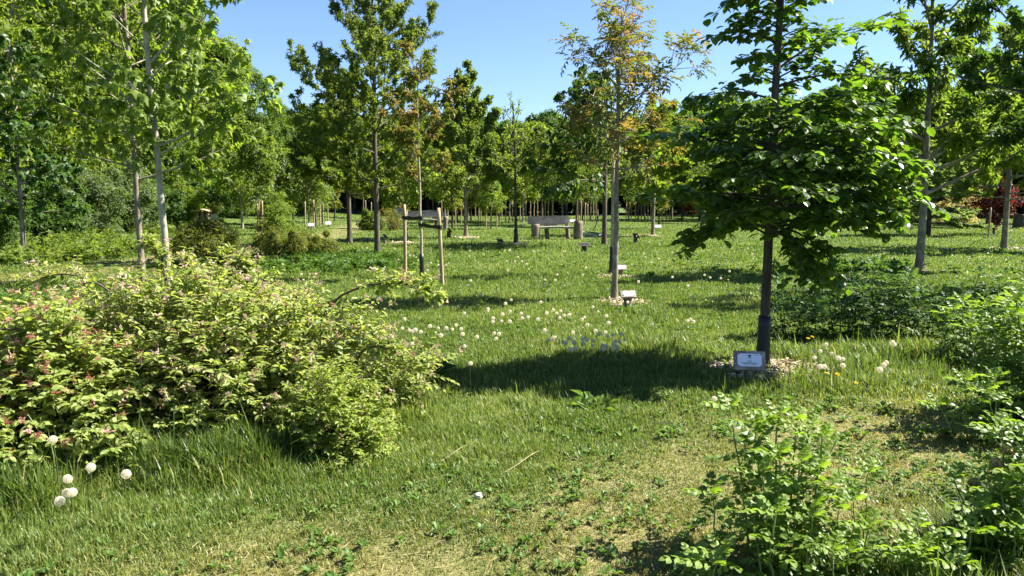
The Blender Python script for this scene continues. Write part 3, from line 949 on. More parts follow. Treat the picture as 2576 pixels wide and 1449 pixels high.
tree("hornbeam_tree", "upright light green tree with pointed crown behind the mulch ring in mid meadow", on(1172, 598), 6.0, .085, 'bark_mid', 'field', TUFTLEAF,
     crown0=1.75, prof=lambda h: 2.4 * (1 - .62 * h), nl=30, e=(8, 70), curl=22, per=10, frac=.36, up=.55, leaf=.18, nleaf=9, mode='up', seed=41, t0=.15, per2=1, wig=.012, nleaf_limb=8)
tree("birch_sapling", "thin sparse tree with black guard around its foot left of the nearer log bench", on(1298, 613), 4.8, .055, 'bark_dark', 'lime', DIAMOND,
     crown0=1.8, prof=lambda h: 1.25 * (1 - .55 * h), nl=16, e=(22, 60), curl=22, per=7, frac=.4, up=.3, leaf=.10, nleaf=6, mode='rand', seed=51, guard=.5, wig=.03, nleaf_limb=4)
tree("linden_tree", "dark leaved linden with stout trunk standing beside the green water pump", on(1520, 616), 5.4, .088, 'bark', 'dark', OVAL,
     crown0=1.9, prof=lambda h: 2.5 * (1 - .55 * h ** 1.3), nl=28, e=(24, 52), curl=-16, per=11, frac=.36, up=.0, leaf=.145, nleaf=12, mode='droop', seed=61, per2=1, wig=.015, nleaf_limb=8,
     azlist=[math.pi + 1.25 * math.sin(i * 2.4) for i in range(28)])
tree("walnut_tree", "slender walnut with pale trunk and airy bronze leaves beside a small white plaque", on(1545, 754), 4.5, .052, 'bark_mid', 'walnut', WALNUT,
     crown0=2.0, prof=lambda h: (1.05 - .5 * h) * (1.0 if h > .12 else .75), nl=16, e=(16, 58), curl=14, per=7, frac=.42, up=.3, leaf=.18, nleaf=5, mode='whorl', seed=73, t0=.4, tip=.15, lean=(.08, 0),
     extra=[(3.05, 8, 32, 10, 1.55), (2.02, 12, 22, 22, 1.35), (2.1, 170, 8, 30, .75), (3.5, 175, 30, 10, .95), (2.45, 185, 35, 5, 1.0), (3.2, 70, 60, 10, 1.5)], wig=.016, nleaf_limb=3, top=.008)
tree("young_tree", "thin young tree with black guard growing just behind the pale trunk of the walnut", on(1538, 693), 3.9, .040, 'bark_pale', 'field', DIAMOND,
     crown0=1.9, prof=lambda h: .95 * (1 - .5 * h), nl=14, e=(25, 60), curl=15, per=7, frac=.4, leaf=.10, nleaf=8, mode='droop', seed=77, guard=.62, wig=.02)
tree("maple_tree", "light green round crowned maple right of the walnut in the middle distance", on(1642, 593), 5.0, .075, 'bark_mid', 'lime', TUFTLEAF,
     crown0=1.6, prof=lambda h: 2.1 * (1 - .55 * h ** 1.4), nl=26, e=(6, 55), curl=20, per=10, frac=.36, up=.3, leaf=.18, nleaf=9, mode='up', seed=81, t0=.15, per2=1, nleaf_limb=8)


# the near beech: flat layers of large leaves, a waist, a long limb to the right and a hanging spray
bl = []
rb = random.Random(5)
for i in range(46):
    z = 1.24 + 1.12 * (i / 45) ** 1.05
    a = (i * 137.5 + rb.uniform(-20, 20)) % 360
    f = (1.0 if z < 1.95 else 1.0 - (z - 1.95) * .5)
    right = 1 + .22 * math.cos(math.radians(a))
    bl.append((z, a, 22 + rb.uniform(-8, 8), -42 + rb.uniform(-14, 10), rb.uniform(.62, 1.05) * f * right))
for i in range(34):
    z = 2.6 + 1.5 * i / 33
    a = (i * 137.5 + 40 + rb.uniform(-20, 20)) % 360
    bl.append((z, a, 32, -58, rb.uniform(.34, .58)))
bl += [(2.78, 4, 38, -34, 1.10), (2.62, -14, 20, -42, .95), (2.5, 172, 22, -50, .80), (2.02, 176, 16, -14, 1.12), (1.62, 182, 6, -12, 1.10), (1.42, 186, -2, -40, .88),
       (2.3, 0, 24, -62, 1.36), (1.95, -20, 16, -44, 1.22), (1.6, -8, 8, -40, 1.12), (1.34, -30, -4, -80, .85), (1.3, -50, -10, -78, .80), (1.32, -70, -8, -80, .7), (1.3, -20, -14, -70, .75), (1.85, -4, 16, -62, 1.38), (1.7, -24, 10, -60, 1.2), (3.0, 170, 35, -70, .72), (3.35, 185, 30, -80, .62)]
tree("beech_tree", "near young beech with layered dark leaves and black trunk guard behind the nearest plaque", on(1918, 924), 4.5, .046, 'bark_dark', 'beech', ROUND,
     crown0=1.3, prof=lambda h: .3, nl=3, e=(20, 40), curl=-30, per=11, frac=.48, spread=58, up=-.02, leaf=.088, nleaf=7, mode='flat', seed=91, flat=.75, extra=bl, guard=.50, wig=.012,
     twig_r=.0024, nleaf_limb=8, t0=.1, lean=(.06, 0), limb_r=.22)
tree("chestnut_tree", "sweet chestnut with grey trunk and whorls of long leaves on upswept limbs", on(2312, 684), 6.4, .088, 'bark_mid', 'chestnut', WHORL,
     crown0=1.6, prof=lambda h: 2.9 * (1 - .5 * h), nl=17, e=(12, 56), curl=22, per=8, frac=.36, up=.5, leaf=.23, nleaf=7, mode='whorl', seed=103, t0=.3, tip=.1, wig=.014, nleaf_limb=5,
     extra=[(2.45, 20, 35, 5, 2.1), (2.35, 172, 48, -5, 2.1), (2.3, 60, 50, 10, 1.9)], limb_r=.5)
tree("oak_tree", "oak with pale mulch at its foot near the right edge behind the chestnut", on(2525, 628), 6.2, .10, 'bark_mid', 'field', TUFTLEAF,
     crown0=1.5, prof=lambda h: 2.8 * (1 - .45 * h), nl=30, e=(3, 50), curl=18, per=10, frac=.36, up=.3, leaf=.19, nleaf=9, mode='up', seed=111, per2=1)
tree("oak_tree", "dark leaved oak whose boughs reach in from beyond the right edge above the roses", (10.3, 12.8, float(gz(10.3, 12.8))), 6.6, .11, 'bark', 'dark', TUFTLEAF,
     crown0=2.3, prof=lambda h: 2.9 * (1 - .4 * h), nl=30, e=(8, 45), curl=4, per=10, frac=.36, up=.15, leaf=.15, nleaf=9, mode='up', seed=121, per2=1)
tree("hazel_tree", "low broad tree with tiered pale green branches right behind the chestnut trunk", on(2335, 592), 3.9, .11, 'bark_dark', 'willow', TUFTLEAF,
     crown0=.45, prof=lambda h: 2.0 * (1 - .55 * h), nl=26, e=(0, 35), curl=-2, per=10, frac=.4, up=.0, leaf=.17, nleaf=9, mode='flat', seed=131, flat=.8)
for (x, y, r, n, s, k) in CHIPS:
    chips(on(x, y), r, n, s, k)

# ------------------------------------------------------------------ woodland on the left: five kinds, each tree its own object
WOODG = "tall trees along the wood edge on the left"
wl = ["broad woodland tree with bright yellow green leaves at the left wood edge", "tall woodland tree with deep green leaves at the left wood edge", "tall woodland tree with mixed mid green leaves at the left wood edge"]
kinds = []
for i, (lm, H, cr, nlb, lr, seed) in enumerate([('wood', 14, 3.4, 74, 1.05, 201), ('wood2', 14.5, 3.2, 70, 1.0, 202), ('wood', 13.5, 3.3, 80, .9, 203), ('wood2', 13, 3.0, 66, .95, 204)]):
    kinds.append((lobed("woodland_tree", "woodland tree", (0, 0, 0), H, .22, cr, 1.6, nlb, lr, 105, .36, 'bark_mid' if i != 2 else 'bark_pale', lm, seed, WOODG, squash=.85, tops=10), H))
spots = [(-17.2, 19, 1, 1.0), (-18.2, 24.5, 0, 1.0), (-18.8, 30, 2, 1.05), (-19.8, 36, 0, 1.0), (-20.0, 42, 3, 1.05), (-20.2, 48.5, 0, .98), (-20.3, 55, 2, .90), (-20.5, 61.5, 1, .80), (-20.3, 68, 3, .74), (-19.6, 74, 0, .66),
         (-22.5, 21.5, 3, 1.05), (-23.5, 28, 1, 1.05), (-24.3, 34, 3, 1.1), (-25, 40, 1, 1.1), (-25, 46, 2, 1.05), (-25.3, 53, 1, .98), (-25.2, 60, 3, .9), (-25, 67, 0, .8), (-20, 14, 2, 1)]
names = ["first of the wood edge row, behind the star leaved tree", "second of the wood edge row, right of the star leaved tree", "behind the two young maples", "just right of the pale maple trunk",
         "between the pale maple and the log shelter", "above the log shelter", "where the wood top starts to drop to the sky", "small crowned, left of the largest oak", "lower, half hidden by the largest oak", "lowest at the far end of the left wood"]
used = set()
for i, (x, y, k, s) in enumerate(spots):
    root, H = kinds[k]
    base = (x, y, float(gz(x, y)) - .02)
    col = "yellow green" if k in (0, 2) else "deep green"
    lab = f"tall {col} tree {names[i]}" if i < 10 else "woodland tree deep inside the left wood behind the edge row"
    if k not in used:
        used.add(k); root.location = base; root.scale = (s, s, s); root['label'] = lab; o = root
    else:
        o = copy_tree(root, base, 1.3 * i, s, lab, WOODG)
    o['group'] = WOODG if i < 10 else "trees deep inside the left wood"

# shrubs under the wood edge
EDGE = "shrubs under the left wood edge"
sb = []
for i, (lm, H, cr, seed) in enumerate([('willow', 2.6, 1.5, 301), ('dark', 2.1, 1.3, 302), ('wood', 2.4, 1.3, 303)]):
    sb.append(lobed("wood_edge_shrub", "shrub", (0, 0, 0), H, .03, cr, .15, 34, .5, 90, .20, 'stem', lm, seed, EDGE, "shrub", trunk=False, squash=.9, tops=6))
used = set()
for i, (x, y, k, s, lab) in enumerate([
        (-15.4, 22.8, 1, 1.0, "dark shrub at the wood edge left of the star leaved tree"), (-15.2, 25.5, 1, .9, "dark shrub behind the trunk of the star leaved tree"), (-15.2, 28.2, 0, .85, "grey green bush right of the star leaved tree"),
        (-15.6, 31.5, 0, 1.0, "large grey green bush left of the two young maple trunks"), (-16.2, 35, 1, 1.0, "dark bush behind the brown maple trunk"), (-16.6, 39, 2, 1.0, "bright green bush between the two maple trunks"),
        (-16.9, 43.5, 1, 1.1, "dark bush right of the pale maple trunk"), (-17.0, 48, 2, 1.1, "bright green bush left of the log shelter"), (-16.6, 52.5, 0, 1.35, "tall grey green willow bush behind the log shelter"),
        (-15.8, 57, 0, 1.45, "widest grey green willow bush right of the log shelter"), (-16.5, 62, 1, 1.2, "dark bush at the far end of the wood edge"), (-17.5, 67, 0, 1.2, "far grey green bush where the path disappears"), (-13.9, 20.2, 1, .55, "low dark shrub at the left edge of the photo")]):
    base = (x, y, float(gz(x, y)))
    if k not in used:
        used.add(k); o = sb[k]; o.location = base; o.scale = (s, s, s); o['label'] = lab
    else:
        copy_tree(sb[k], base, .9 * i, s, lab, EDGE)

# ------------------------------------------------------------------ far wood across the meadow
FARG = "trees of the far wood behind the meadow"
rw = random.Random(9)
far = []
for i, (lm, H, cr, c0, seed) in enumerate([('wood2', 9, 2.8, 2.7, 401), ('dark', 9.5, 2.8, 2.6, 402), ('wood', 8.5, 2.6, 2.7, 403), ('dark', 9, 3.1, .6, 404)]):
    far.append(lobed("far_tree", "tree", (0, 0, 0), H, .18, cr, c0, 46, .85, 60, .46, 'bark_dark', lm, seed, FARG, squash=.9, tops=8))
used = set()


def put_far(k, x, y, s, lab, grp):
    base = (x, y, float(gz(x, y)) - .03)
    if k not in used:
        used.add(k); o = far[k]; o.location = base; o.scale = (s, s, s); o['label'] = lab; o['group'] = grp
    else:
        copy_tree(far[k], base, rw.uniform(0, 6.28), s, lab, grp)


x = -19.0
while x < 20:
    put_far(rw.choice([0, 1, 2]), x, 76 + rw.uniform(-1.5, 1.5), rw.uniform(.86, 1.04), "tree in the front row of the far wood behind the benches", "front row of the far wood behind the benches")
    x += rw.uniform(3.4, 4.3)
while x < 62:
    put_far(rw.choice([0, 1, 0, 2]), x, 73 + rw.uniform(-2, 2) - max(0, x - 30) * .5, rw.uniform(1.05, 1.25), "tree in the front row of the far wood right of the beech", "front row of the far wood right of the beech")
    x += rw.uniform(3.6, 4.6)
for row, (yy, ss) in enumerate([(80.0, 1.02), (84, 1.05), (88, 1.1)]):
    x = -22.0 + row * 1.7
    while x < 64:
        s = rw.uniform(.95, 1.08) * ss * (1.18 if x > 19 else 1.0)
        put_far(3 if row == 2 else rw.choice([1, 0, 1]), x, yy + rw.uniform(-1, 1) - max(0, x - 30) * .5, s, "tree in the deep shade at the back of the far wood", "back rows of the far wood")
        x += rw.uniform(3.0, 3.7)
x = -24.0
while x < 60:
    o = copy_tree(sb[1], (x, 90 + rw.uniform(-1, 1) - max(0, x - 30) * .45, 0), x, rw.uniform(1.3, 1.9), "dark undergrowth shrub deep in the far wood", "undergrowth deep in the far wood")
    x += rw.uniform(2.2, 2.9)
for (x, y, k, s, lab) in [(27.5, 57, 1, .95, "dark tree left of the chestnut trunk in the right hand wood"), (32, 54, 0, 1.0, "deep green tree behind the chestnut trunk"), (36, 50, 1, 1.02, "dark tree behind the tiered hazel"),
                          (38.5, 45, 3, .98, "dark low branched tree behind the mulched oak"), (36, 40, 1, .9, "dark tree at the right edge of the meadow"), (17.8, 46, 3, .84, "dense dark tree rising behind the beech crown"),
                          (22, 62, 2, 1.02, "bright green tree right of the beech in the far wood"), (14, 58, 2, .72, "yellow green tree showing left of the beech crown"), (40, 36, 0, 1.0, "deep green tree beyond the right edge oak")]:
    put_far(k, x, y, s, lab, "trees of the wood on the right")

# ------------------------------------------------------------------ saplings in rows, their stakes, small shrubs
sap = []
for i, (lm, H, cr, c0, nb, lr, sp, bk, seed) in enumerate([('field', 4.2, 1.15, 1.35, 26, .42, 34, 'bark_mid', 501), ('lime', 3.6, .95, 1.25, 22, .38, 32, 'bark_pale', 502), ('oak', 4.8, 1.35, 1.6, 30, .45, 34, 'bark', 503),
                                                           ('walnut', 3.2, .7, 1.2, 15, .32, 22, 'bark_dark', 504), ('copper', 2.9, .85, .55, 24, .36, 40, 'bark_dark', 505)]):
    sap.append(lobed("young_tree", "young tree", (0, 0, 0), H, .055, cr, c0, nb, lr, sp, .27, bk, lm, seed, None, tops=7))
used = set()
cols = ["fresh green", "pale green", "broad mid green", "bronze tinted", "copper red"]
zone_words = [(-99, 700, "left of the path by the willow bushes"), (700, 860, "beside the left end of the mown path"), (860, 1110, "behind the farther log bench"), (1110, 1270, "in the rows between the two log benches"), (1270, 1440, "behind the nearer log bench"),
              (1440, 1540, "right of the nearer log bench"), (1540, 1720, "in the rows right of the walnut"), (1720, 2100, "in the far rows behind the beech"), (2100, 9999, "in the rows left of the chestnut")]


def put_sap(k, px, py, s):
    b = on(px, py)
    z = next(w for a, c, w in zone_words if a <= px < c)
    lab = f"{cols[k]} young tree {z}"
    if k not in used:
        used.add(k); o = sap[k]; o.location = b; o.scale = (s, s, s); o['label'] = lab; o['group'] = lab + "s"
        o.rotation_euler = (0, 0, px)
    else:
        copy_tree(sap[k], b, px * 1.7, s, lab, f"{cols[k]} young trees {z}")


for (px, py, k, s) in [(655, 590, 0, 1.0), (738, 572, 1, .95), (778, 576, 0, .85), (795, 571, 2, .85), (812, 563, 0, 1.0), (842, 556, 3, .9), (700, 566, 0, 1.05), (610, 572, 1, 1.05), (914, 551, 2, 1.0), (985, 574, 3, .9), (1004, 556, 0, .9),
                       (1022, 606, 1, 1.1), (1090, 560, 2, .95), (1127, 569, 1, .9), (1138, 574, 3, 1.0), (1150, 560, 2, 1.0), (1185, 556, 3, 1.0), (1204, 554, 0, .95), (1235, 577, 1, .72), (1256, 556, 2, 1.0), (1281, 558, 0, 1.0), (1316, 560, 1, 1.1), (1363, 566, 2, 1.22),
                       (1390, 552, 1, 1.1), (1415, 556, 0, .9), (1450, 570, 2, .9), (1464, 556, 3, 1.1), (1485, 557, 0, 1.0), (1503, 552, 1, 1.1), (1581, 557, 0, 1.0), (1605, 554, 2, .9), (1622, 552, 1, 1.0), (1658, 574, 3, .9), (1690, 552, 0, 1.15), (1715, 556, 3, 1.1), (1742, 549, 4, 1.05),
                       (1765, 562, 2, .8), (1778, 553, 1, 1.1), (1840, 556, 0, 1.1), (1900, 556, 2, 1.0), (1990, 556, 1, 1.1), (2050, 560, 0, 1.1), (2130, 556, 2, 1.1), (2165, 564, 0, 1.1), (2205, 552, 1, 1.15), (2238, 560, 2, 1.0), (2265, 556, 3, 1.0), (2440, 566, 2, .9), (2500, 590, 4, .85)]:
    put_sap(k, px, py, s)

# wooden stakes
rng = np.random.default_rng(77)
STK = []


def stake(h, r, lean, name="tree_stake", strap=None, seed=0, top='stake_end'):
    rng = np.random.default_rng(seed)
    K = 9
    t = np.linspace(0, 1, K)
    P = np.stack([lean[0] * t, lean[1] * t, -.15 + (h + .15) * t], 1)
    Rr = r * (1 + rng.normal(0, .02, K)); Rr[-1] *= .86
    g = Geo(); tubes(g, P[None], Rr[None], 12, True)
    return g


def near_stake(px, py, pxt, pyt, label, strap):
    b = on(px, py); d = b[1]
    t = atd(pxt, pyt, d)
    h = t[2] - b[2]
    root = empty("tree_stake", b, label, "stake", "two stakes of the orange leaved sapling")
    stake(h, .036, (t[0] - b[0], 0), seed=px).obj("post", M['stake'], root, True)
    tr = on(1062, 704) - b
    zc, tx, side = strap
    g = Geo()
    f = zc / h
    c0 = np.array([(t[0] - b[0]) * f, 0, zc]); c1 = np.array([tr[0] - .01, tr[1], zc + .01])
    dirv = norm(c1 - c0); nrm = np.array([-dirv[1], dirv[0], 0])
    # strap loop: wraps the post, runs to the tree and back
    q = [c0 - dirv * .05, c0 - dirv * .02 + nrm * .045, c0 + dirv * .05 + nrm * .035, (c0 + c1) / 2 + nrm * .016, c1 + nrm * .05, c1 + dirv * .05, c1 - nrm * .05, (c0 + c1) / 2 - nrm * .016, c0 + dirv * .05 - nrm * .035, c0 - dirv * .02 - nrm * .045]
    Kq = len(q); V = []
    for k, p in enumerate(q):
        w = .036 if k not in (3, 7) else .026
        o = nrm * .004
        sag = np.array([0, 0, -.012 if k in (3, 7) else 0])
        V += [p + sag + [0, 0, -w], p + sag + [0, 0, w]]
    V = np.array(V)
    F = [(2 * k, 2 * ((k + 1) % Kq), 2 * ((k + 1) % Kq) + 1, 2 * k + 1) for k in range(Kq)]
    V2 = V + np.repeat(np.array([norm(p - (c0 + c1) / 2) * .006 for p in q]), 2, 0)
    F2 = [tuple(v + len(V) for v in f[::-1]) for f in F]
    g.add(np.concatenate([V, V2]), np.array(F + F2))
    g.obj("strap", M['rubber'], root)


near_stake(1020, 694, 1017, 514, "left wooden stake with black rubber strap of the orange leaved sapling", (1.22, 0, 1))
near_stake(1114, 720, 1103, 523, "right wooden stake, shorter and tilted, with black rubber strap", (1.10, 0, -1))

sk = stake(1.45, .036, (.03, 0), seed=3)
proto = None
DST = [(768, 579), (790, 577), (806, 569), (826, 560), (876, 552), (920, 548), (934, 553), (1008, 556), (1112, 552), (1120, 566), (1146, 572), (1160, 566), (1178, 556), (1196, 554), (1210, 555), (1223, 573), (1249, 577), (1262, 552), (1272, 560), (1289, 556), (1309, 555), (1323, 556), (1334, 550), (1343, 551),
       (1352, 549), (1372, 556), (1380, 552), (1455, 557), (1461, 567), (1471, 565), (1478, 559), (1493, 560), (1499, 555), (1575, 556), (1588, 553), (1598, 555), (1613, 552), (1630, 553), (1637, 556), (1665, 558), (1676, 556), (1684, 553), (1770, 560), (1786, 553), (2150, 556), (2178, 560), (2196, 554), (2215, 556), (2232, 552), (2251, 561), (2486, 600), (661, 592), (649, 591)]
for i, (px, py) in enumerate(DST):
    b = on(px, py)
    z = next(w for a, c, w in zone_words if a <= px < c)
    lab = "pale round wooden stake beside a young tree " + z
    if proto is None:
        proto = sk.obj("tree_stake", M['stake'], None, True, b); tag(proto, lab, "stake", "stakes of the young trees " + z)
    else:
        o = proto.copy(); COL.objects.link(o); o.location = b; s = .85 + .3 * ((i * 37) % 10) / 10
        o.scale = (1, 1, s); o.rotation_euler = (0, 0, i * 1.1); o['label'] = lab; o['group'] = "stakes of the young trees " + z
# ------------------------------------------------------------------ shrubs
b1 = on(560, 1000)
b1 = np.array([-2.3, 5.7, 0.0])


def rel(px, py, d, b=None):
    p = atd(px, py, d); return tuple(p - (b1 if b is None else b))


dome_bush("beautybush", "large spreading shrub with yellow green leaves and pale pink buds before the maples", b1, 1.42, 1.12, .95, 4600, 'kolk', OVALN, .058, 601, pairs=6, tl=(.15, .30), bud='kolkpink', budfrac=.36, budsize=.04, inner=.42, lump=.4, stemr=.008,
          arches=[([rel(455, 900, 6.3), rel(460, 760, 6.3), rel(520, 705, 6.2), rel(610, 692, 6.1), rel(700, 725, 6.0), rel(770, 790, 5.9)], 16),
                  ([rel(780, 900, 5.7), rel(825, 775, 5.6), rel(900, 725, 5.5), rel(985, 712, 5.4), rel(1050, 722, 5.3), rel(1100, 742, 5.25)], 34),
                  ([rel(360, 1000, 6.4), rel(330, 800, 6.6), rel(250, 715, 6.8), rel(170, 690, 7.0), rel(110, 698, 7.1), rel(55, 728, 7.2)], 30),
                  ([rel(430, 1000, 6.2), rel(425, 800, 6.3), rel(415, 690, 6.4), rel(400, 630, 6.5), rel(372, 612, 6.5)], 26),
                  ([rel(520, 1000, 6.0), rel(530, 800, 6.1), rel(500, 700, 6.1), rel(470, 655, 6.1)], 20),
                  ([rel(570, 1000, 6.0), rel(580, 760, 6.0), rel(575, 680, 6.0), rel(570, 640, 6.0)], 14),
                  ([rel(640, 1000, 6.0), rel(625, 760, 6.0), rel(622, 690, 6.0), rel(616, 652, 6.0)], 14),
                  ([rel(300, 1050, 5.6), rel(310, 860, 5.5), rel(340, 800, 5.4), rel(380, 770, 5.4)], 10),
                  ([rel(880, 1000, 5.3), rel(900, 900, 5.2), rel(950, 870, 5.1), rel(1000, 885, 5.0)], 16)], zbud=.3)
b2 = np.array([-3.15, 4.75, 0.0])
dome_bush("beautybush", "shrub with deeper rose pink buds at the left edge of the photo", b2, .9, .78, .84, 2100, 'kolk', OVAL, .054, 602, pairs=5, tl=(.13, .26), bud='deeppink', budfrac=.3, budsize=.042, inner=.45, lump=.35, stemr=.007,
          arches=[([rel(-120, 1000, 4.6, b2), rel(-60, 850, 4.6, b2), rel(40, 828, 4.6, b2), rel(140, 838, 4.6, b2), rel(210, 870, 4.6, b2)], 16)])
b3 = np.array([-1.13, 4.72, 0.0])
dome_bush("spirea_bush", "small dense lime green shrub at the right foot of the large pink budded shrub", b3, .34, .30, .50, 1100, 'spirea', OVALN, .036, 603, pairs=5, tl=(.09, .17), inner=.35, lump=.3, stemr=.004, bud='kolkpink', budfrac=.12, budsize=.025)

lobed("round_shrub", "dense round olive shrub with brownish leaf tips behind the pink flowered shrub", on(522, 672), 1.05, .02, .72, .08, 40, .27, 120, .085, 'stem', 'brownbush', 611, None, "shrub", trunk=False, tops=8)
lobed("round_shrub", "loose pale olive shrub left of the mown path, wider and lower", on(712, 642), .78, .02, .85, .06, 34, .26, 90, .09, 'stem', 'brownbush', 612, None, "shrub", trunk=False, tops=8)
lobed("round_shrub", "small low olive shrub where the mown path passes the largest oak", on(812, 640), .42, .02, .5, .05, 20, .2, 70, .09, 'stem', 'brownbush', 613, None, "shrub", trunk=False, tops=4)
lobed("round_shrub", "airy light green shrub behind the olive shrubs at the far side of the path", on(700, 590), 1.5, .02, .8, .15, 26, .34, 50, .13, 'stem', 'lime', 614, None, "shrub", trunk=False, tops=8)
lobed("round_shrub", "compact bright green bush between the two oak trunks by the path", on(938, 578), .95, .02, .62, .08, 26, .3, 80, .13, 'stem', 'field', 615, None, "shrub", trunk=False, tops=4)
lobed("round_shrub", "bare brownish bush left of the farther log bench", on(985, 580), 1.15, .02, .6, .1, 22, .3, 26, .10, 'stem', 'walnut', 616, None, "shrub", trunk=False, tops=6)
lobed("flowering_dogwood", "dogwood bush with cream pink blossom near the right edge before the dark wood", on(2410, 572), 2.6, .03, 1.5, .3, 34, .42, 50, .18, 'stem', 'bloom', 617, None, "shrub", trunk=False, squash=.5, tops=4)
lobed("flowering_dogwood", "cream blossomed dogwood bush half hidden behind the chestnut trunk", on(2290, 566), 2.2, .03, 1.3, .3, 26, .42, 40, .18, 'stem', 'willow', 618, None, "shrub", trunk=False, squash=.5, tops=4)

# roses on the right
rr = random.Random(14)


def shoots(n, rx, ry, h0, h1, lean=.12):
    out = []
    for i in range(n):
        a = i * 2.399; q = math.sqrt((i + .5) / n)
        out.append((rx * q * math.cos(a), ry * q * math.sin(a), rr.uniform(h0, h1) * (1.05 - .3 * q), rr.uniform(-lean, lean) + .12 * q * math.cos(a), rr.uniform(-lean, lean)))
    return out


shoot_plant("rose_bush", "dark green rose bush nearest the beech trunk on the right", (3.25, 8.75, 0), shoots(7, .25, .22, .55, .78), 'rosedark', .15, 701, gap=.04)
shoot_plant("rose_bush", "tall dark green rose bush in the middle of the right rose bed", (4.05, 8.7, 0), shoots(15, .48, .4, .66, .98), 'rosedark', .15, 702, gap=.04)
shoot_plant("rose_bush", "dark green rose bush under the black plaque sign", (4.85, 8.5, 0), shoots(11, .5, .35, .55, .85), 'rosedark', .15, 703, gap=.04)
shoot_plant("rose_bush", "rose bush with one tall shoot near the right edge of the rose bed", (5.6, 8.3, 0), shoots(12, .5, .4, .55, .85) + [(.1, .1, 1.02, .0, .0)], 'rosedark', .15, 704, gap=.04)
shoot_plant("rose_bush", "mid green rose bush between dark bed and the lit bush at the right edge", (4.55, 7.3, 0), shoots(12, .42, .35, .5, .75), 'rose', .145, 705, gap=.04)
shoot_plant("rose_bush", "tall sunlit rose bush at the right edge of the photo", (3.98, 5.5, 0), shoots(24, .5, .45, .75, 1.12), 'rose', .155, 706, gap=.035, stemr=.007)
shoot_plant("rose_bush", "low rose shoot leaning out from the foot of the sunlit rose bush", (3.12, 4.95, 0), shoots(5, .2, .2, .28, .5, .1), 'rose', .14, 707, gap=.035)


def fr(px, py, d):
    """front rose shoot: its tip at px, py and depth d -> (x, y, height)"""
    p = atd(px, py, d); return p[0], p[1], p[2]


def front(name, label, base_px, d0, tips, leaf, seed, bud=None, mat='rose', gap=.036):
    base = np.array([(base_px - 1288) / 1950 * d0, d0, 0.0])
    sh = []
    for (px, py, d, lean) in tips:
        x, y, z = fr(px, py, d)
        sh.append((x - base[0] - lean, y - base[1] - .05, z, lean, .05))
    bb = None
    if bud:
        bb = [np.array(fr(*b)) - base for b in bud]
    return shoot_plant(name, label, base, sh, mat, leaf, seed, gap=gap, bud=bb, stemr=.0055)


front("rose_bush", "tallest front rose bush with bright green young leaves at the bottom of the photo", 1960, 3.3,
      [(1835, 1030, 3.5, -.10), (1905, 1075, 3.45, -.05), (1945, 1052, 3.4, 0), (1990, 1065, 3.4, .04), (2035, 1085, 3.35, .06), (2070, 1105, 3.3, .08), (1960, 1140, 3.2, .0), (1915, 1190, 3.15, -.05), (2010, 1170, 3.15, .03), (2075, 1190, 3.15, .05), (1880, 1300, 3.05, -.05), (1950, 1290, 3.0, 0), (2060, 1300, 3.05, .05)],
      .12, 711)
front("rose_bush", "single small rose shoot at the lower left of the front roses", 1795, 3.2, [(1790, 1243, 3.25, -.02), (1745, 1415, 3.0, -.05), (1830, 1400, 2.95, .04), (1790, 1425, 2.9, 0)], .12, 712)
front("rose_bush", "low front rose shoots with brown stems right of the tallest bush", 2140, 3.2, [(2205, 1195, 3.35, .06), (2150, 1265, 3.2, .02), (2110, 1285, 3.15, 0), (2180, 1330, 3.1, .04), (2090, 1380, 3.0, 0), (2150, 1400, 3.0, .03)], .115, 713)
front("rose_bush", "low front rose bush along the bottom edge right of centre", 2330, 3.15, [(2260, 1385, 3.05, -.03), (2320, 1335, 3.1, 0), (2385, 1375, 3.05, .03), (2440, 1345, 3.05, .05), (2290, 1405, 3.0, 0), (2400, 1420, 2.95, 0), (2350, 1400, 2.95, 0)], .12, 714)
front("rose_bush", "front rose bush with a cream pink bud at the lower right edge", 2540, 3.3, [(2430, 1215, 3.3, -.06), (2490, 1190, 3.35, -.03), (2535, 1085, 3.35, 0), (2575, 1070, 3.35, .03), (2600, 1110, 3.3, .05), (2470, 1285, 3.15, -.04), (2530, 1240, 3.2, 0), (2580, 1200, 3.2, .03), (2620, 1180, 3.2, .06), (2540, 1350, 3.05, 0), (2600, 1330, 3.05, 0)],
      .13, 715, bud=[(2535, 1145, 3.28), (2505, 1175, 3.28), (2450, 1225, 3.25)])

# grass tussock and dock beside the big shrub
rng = np.random.default_rng(5)
g = Geo()
n = 70
az = rng.uniform(0, 6.28, n); P = arcs(rng, rng.normal(0, .03, (n, 3)) * [1, 1, 0], az, rng.uniform(62, 86, n), -rng.uniform(20, 75, n), rng.uniform(.22, .5, n), 6, .1)
side = np.stack([-np.sin(az), np.cos(az), 0 * az], 1)
wd = np.array([.004, .005, .0045, .0035, .0022, .0005])
V = np.stack([P + side[:, None] * wd[None, :, None], P - side[:, None] * wd[None, :, None]], 2).reshape(-1, 3)
base = (np.arange(n) * 12)[:, None, None]; k = (np.arange(5) * 2)[None, :, None]
F = (base + k + np.array([0, 1, 3, 2])[None, None]).reshape(-1, 4)
g.add(V, F, np.repeat(rng.random(n), 12))
o = g.obj("grass_tussock", M['weed'], None, False, on(1035, 1005)); tag(o, "tussock of long arching grass blades right of the big pink budded shrub", "grass tussock")
g = Geo()
n = 14; az = rng.uniform(0, 6.28, n); el = rng.uniform(.6, 1.3, n)
A = np.stack([np.cos(az) * np.cos(el), np.sin(az) * np.cos(el), np.sin(el)], 1)
stamp(g, oval(.16, .05, .35), rng.normal(0, .05, (n, 3)) * [1, 1, 0], A, np.array([0, 0, 1.]) - A * .3, rng.uniform(.2, .42, n), rng.uniform(0, .3, n))
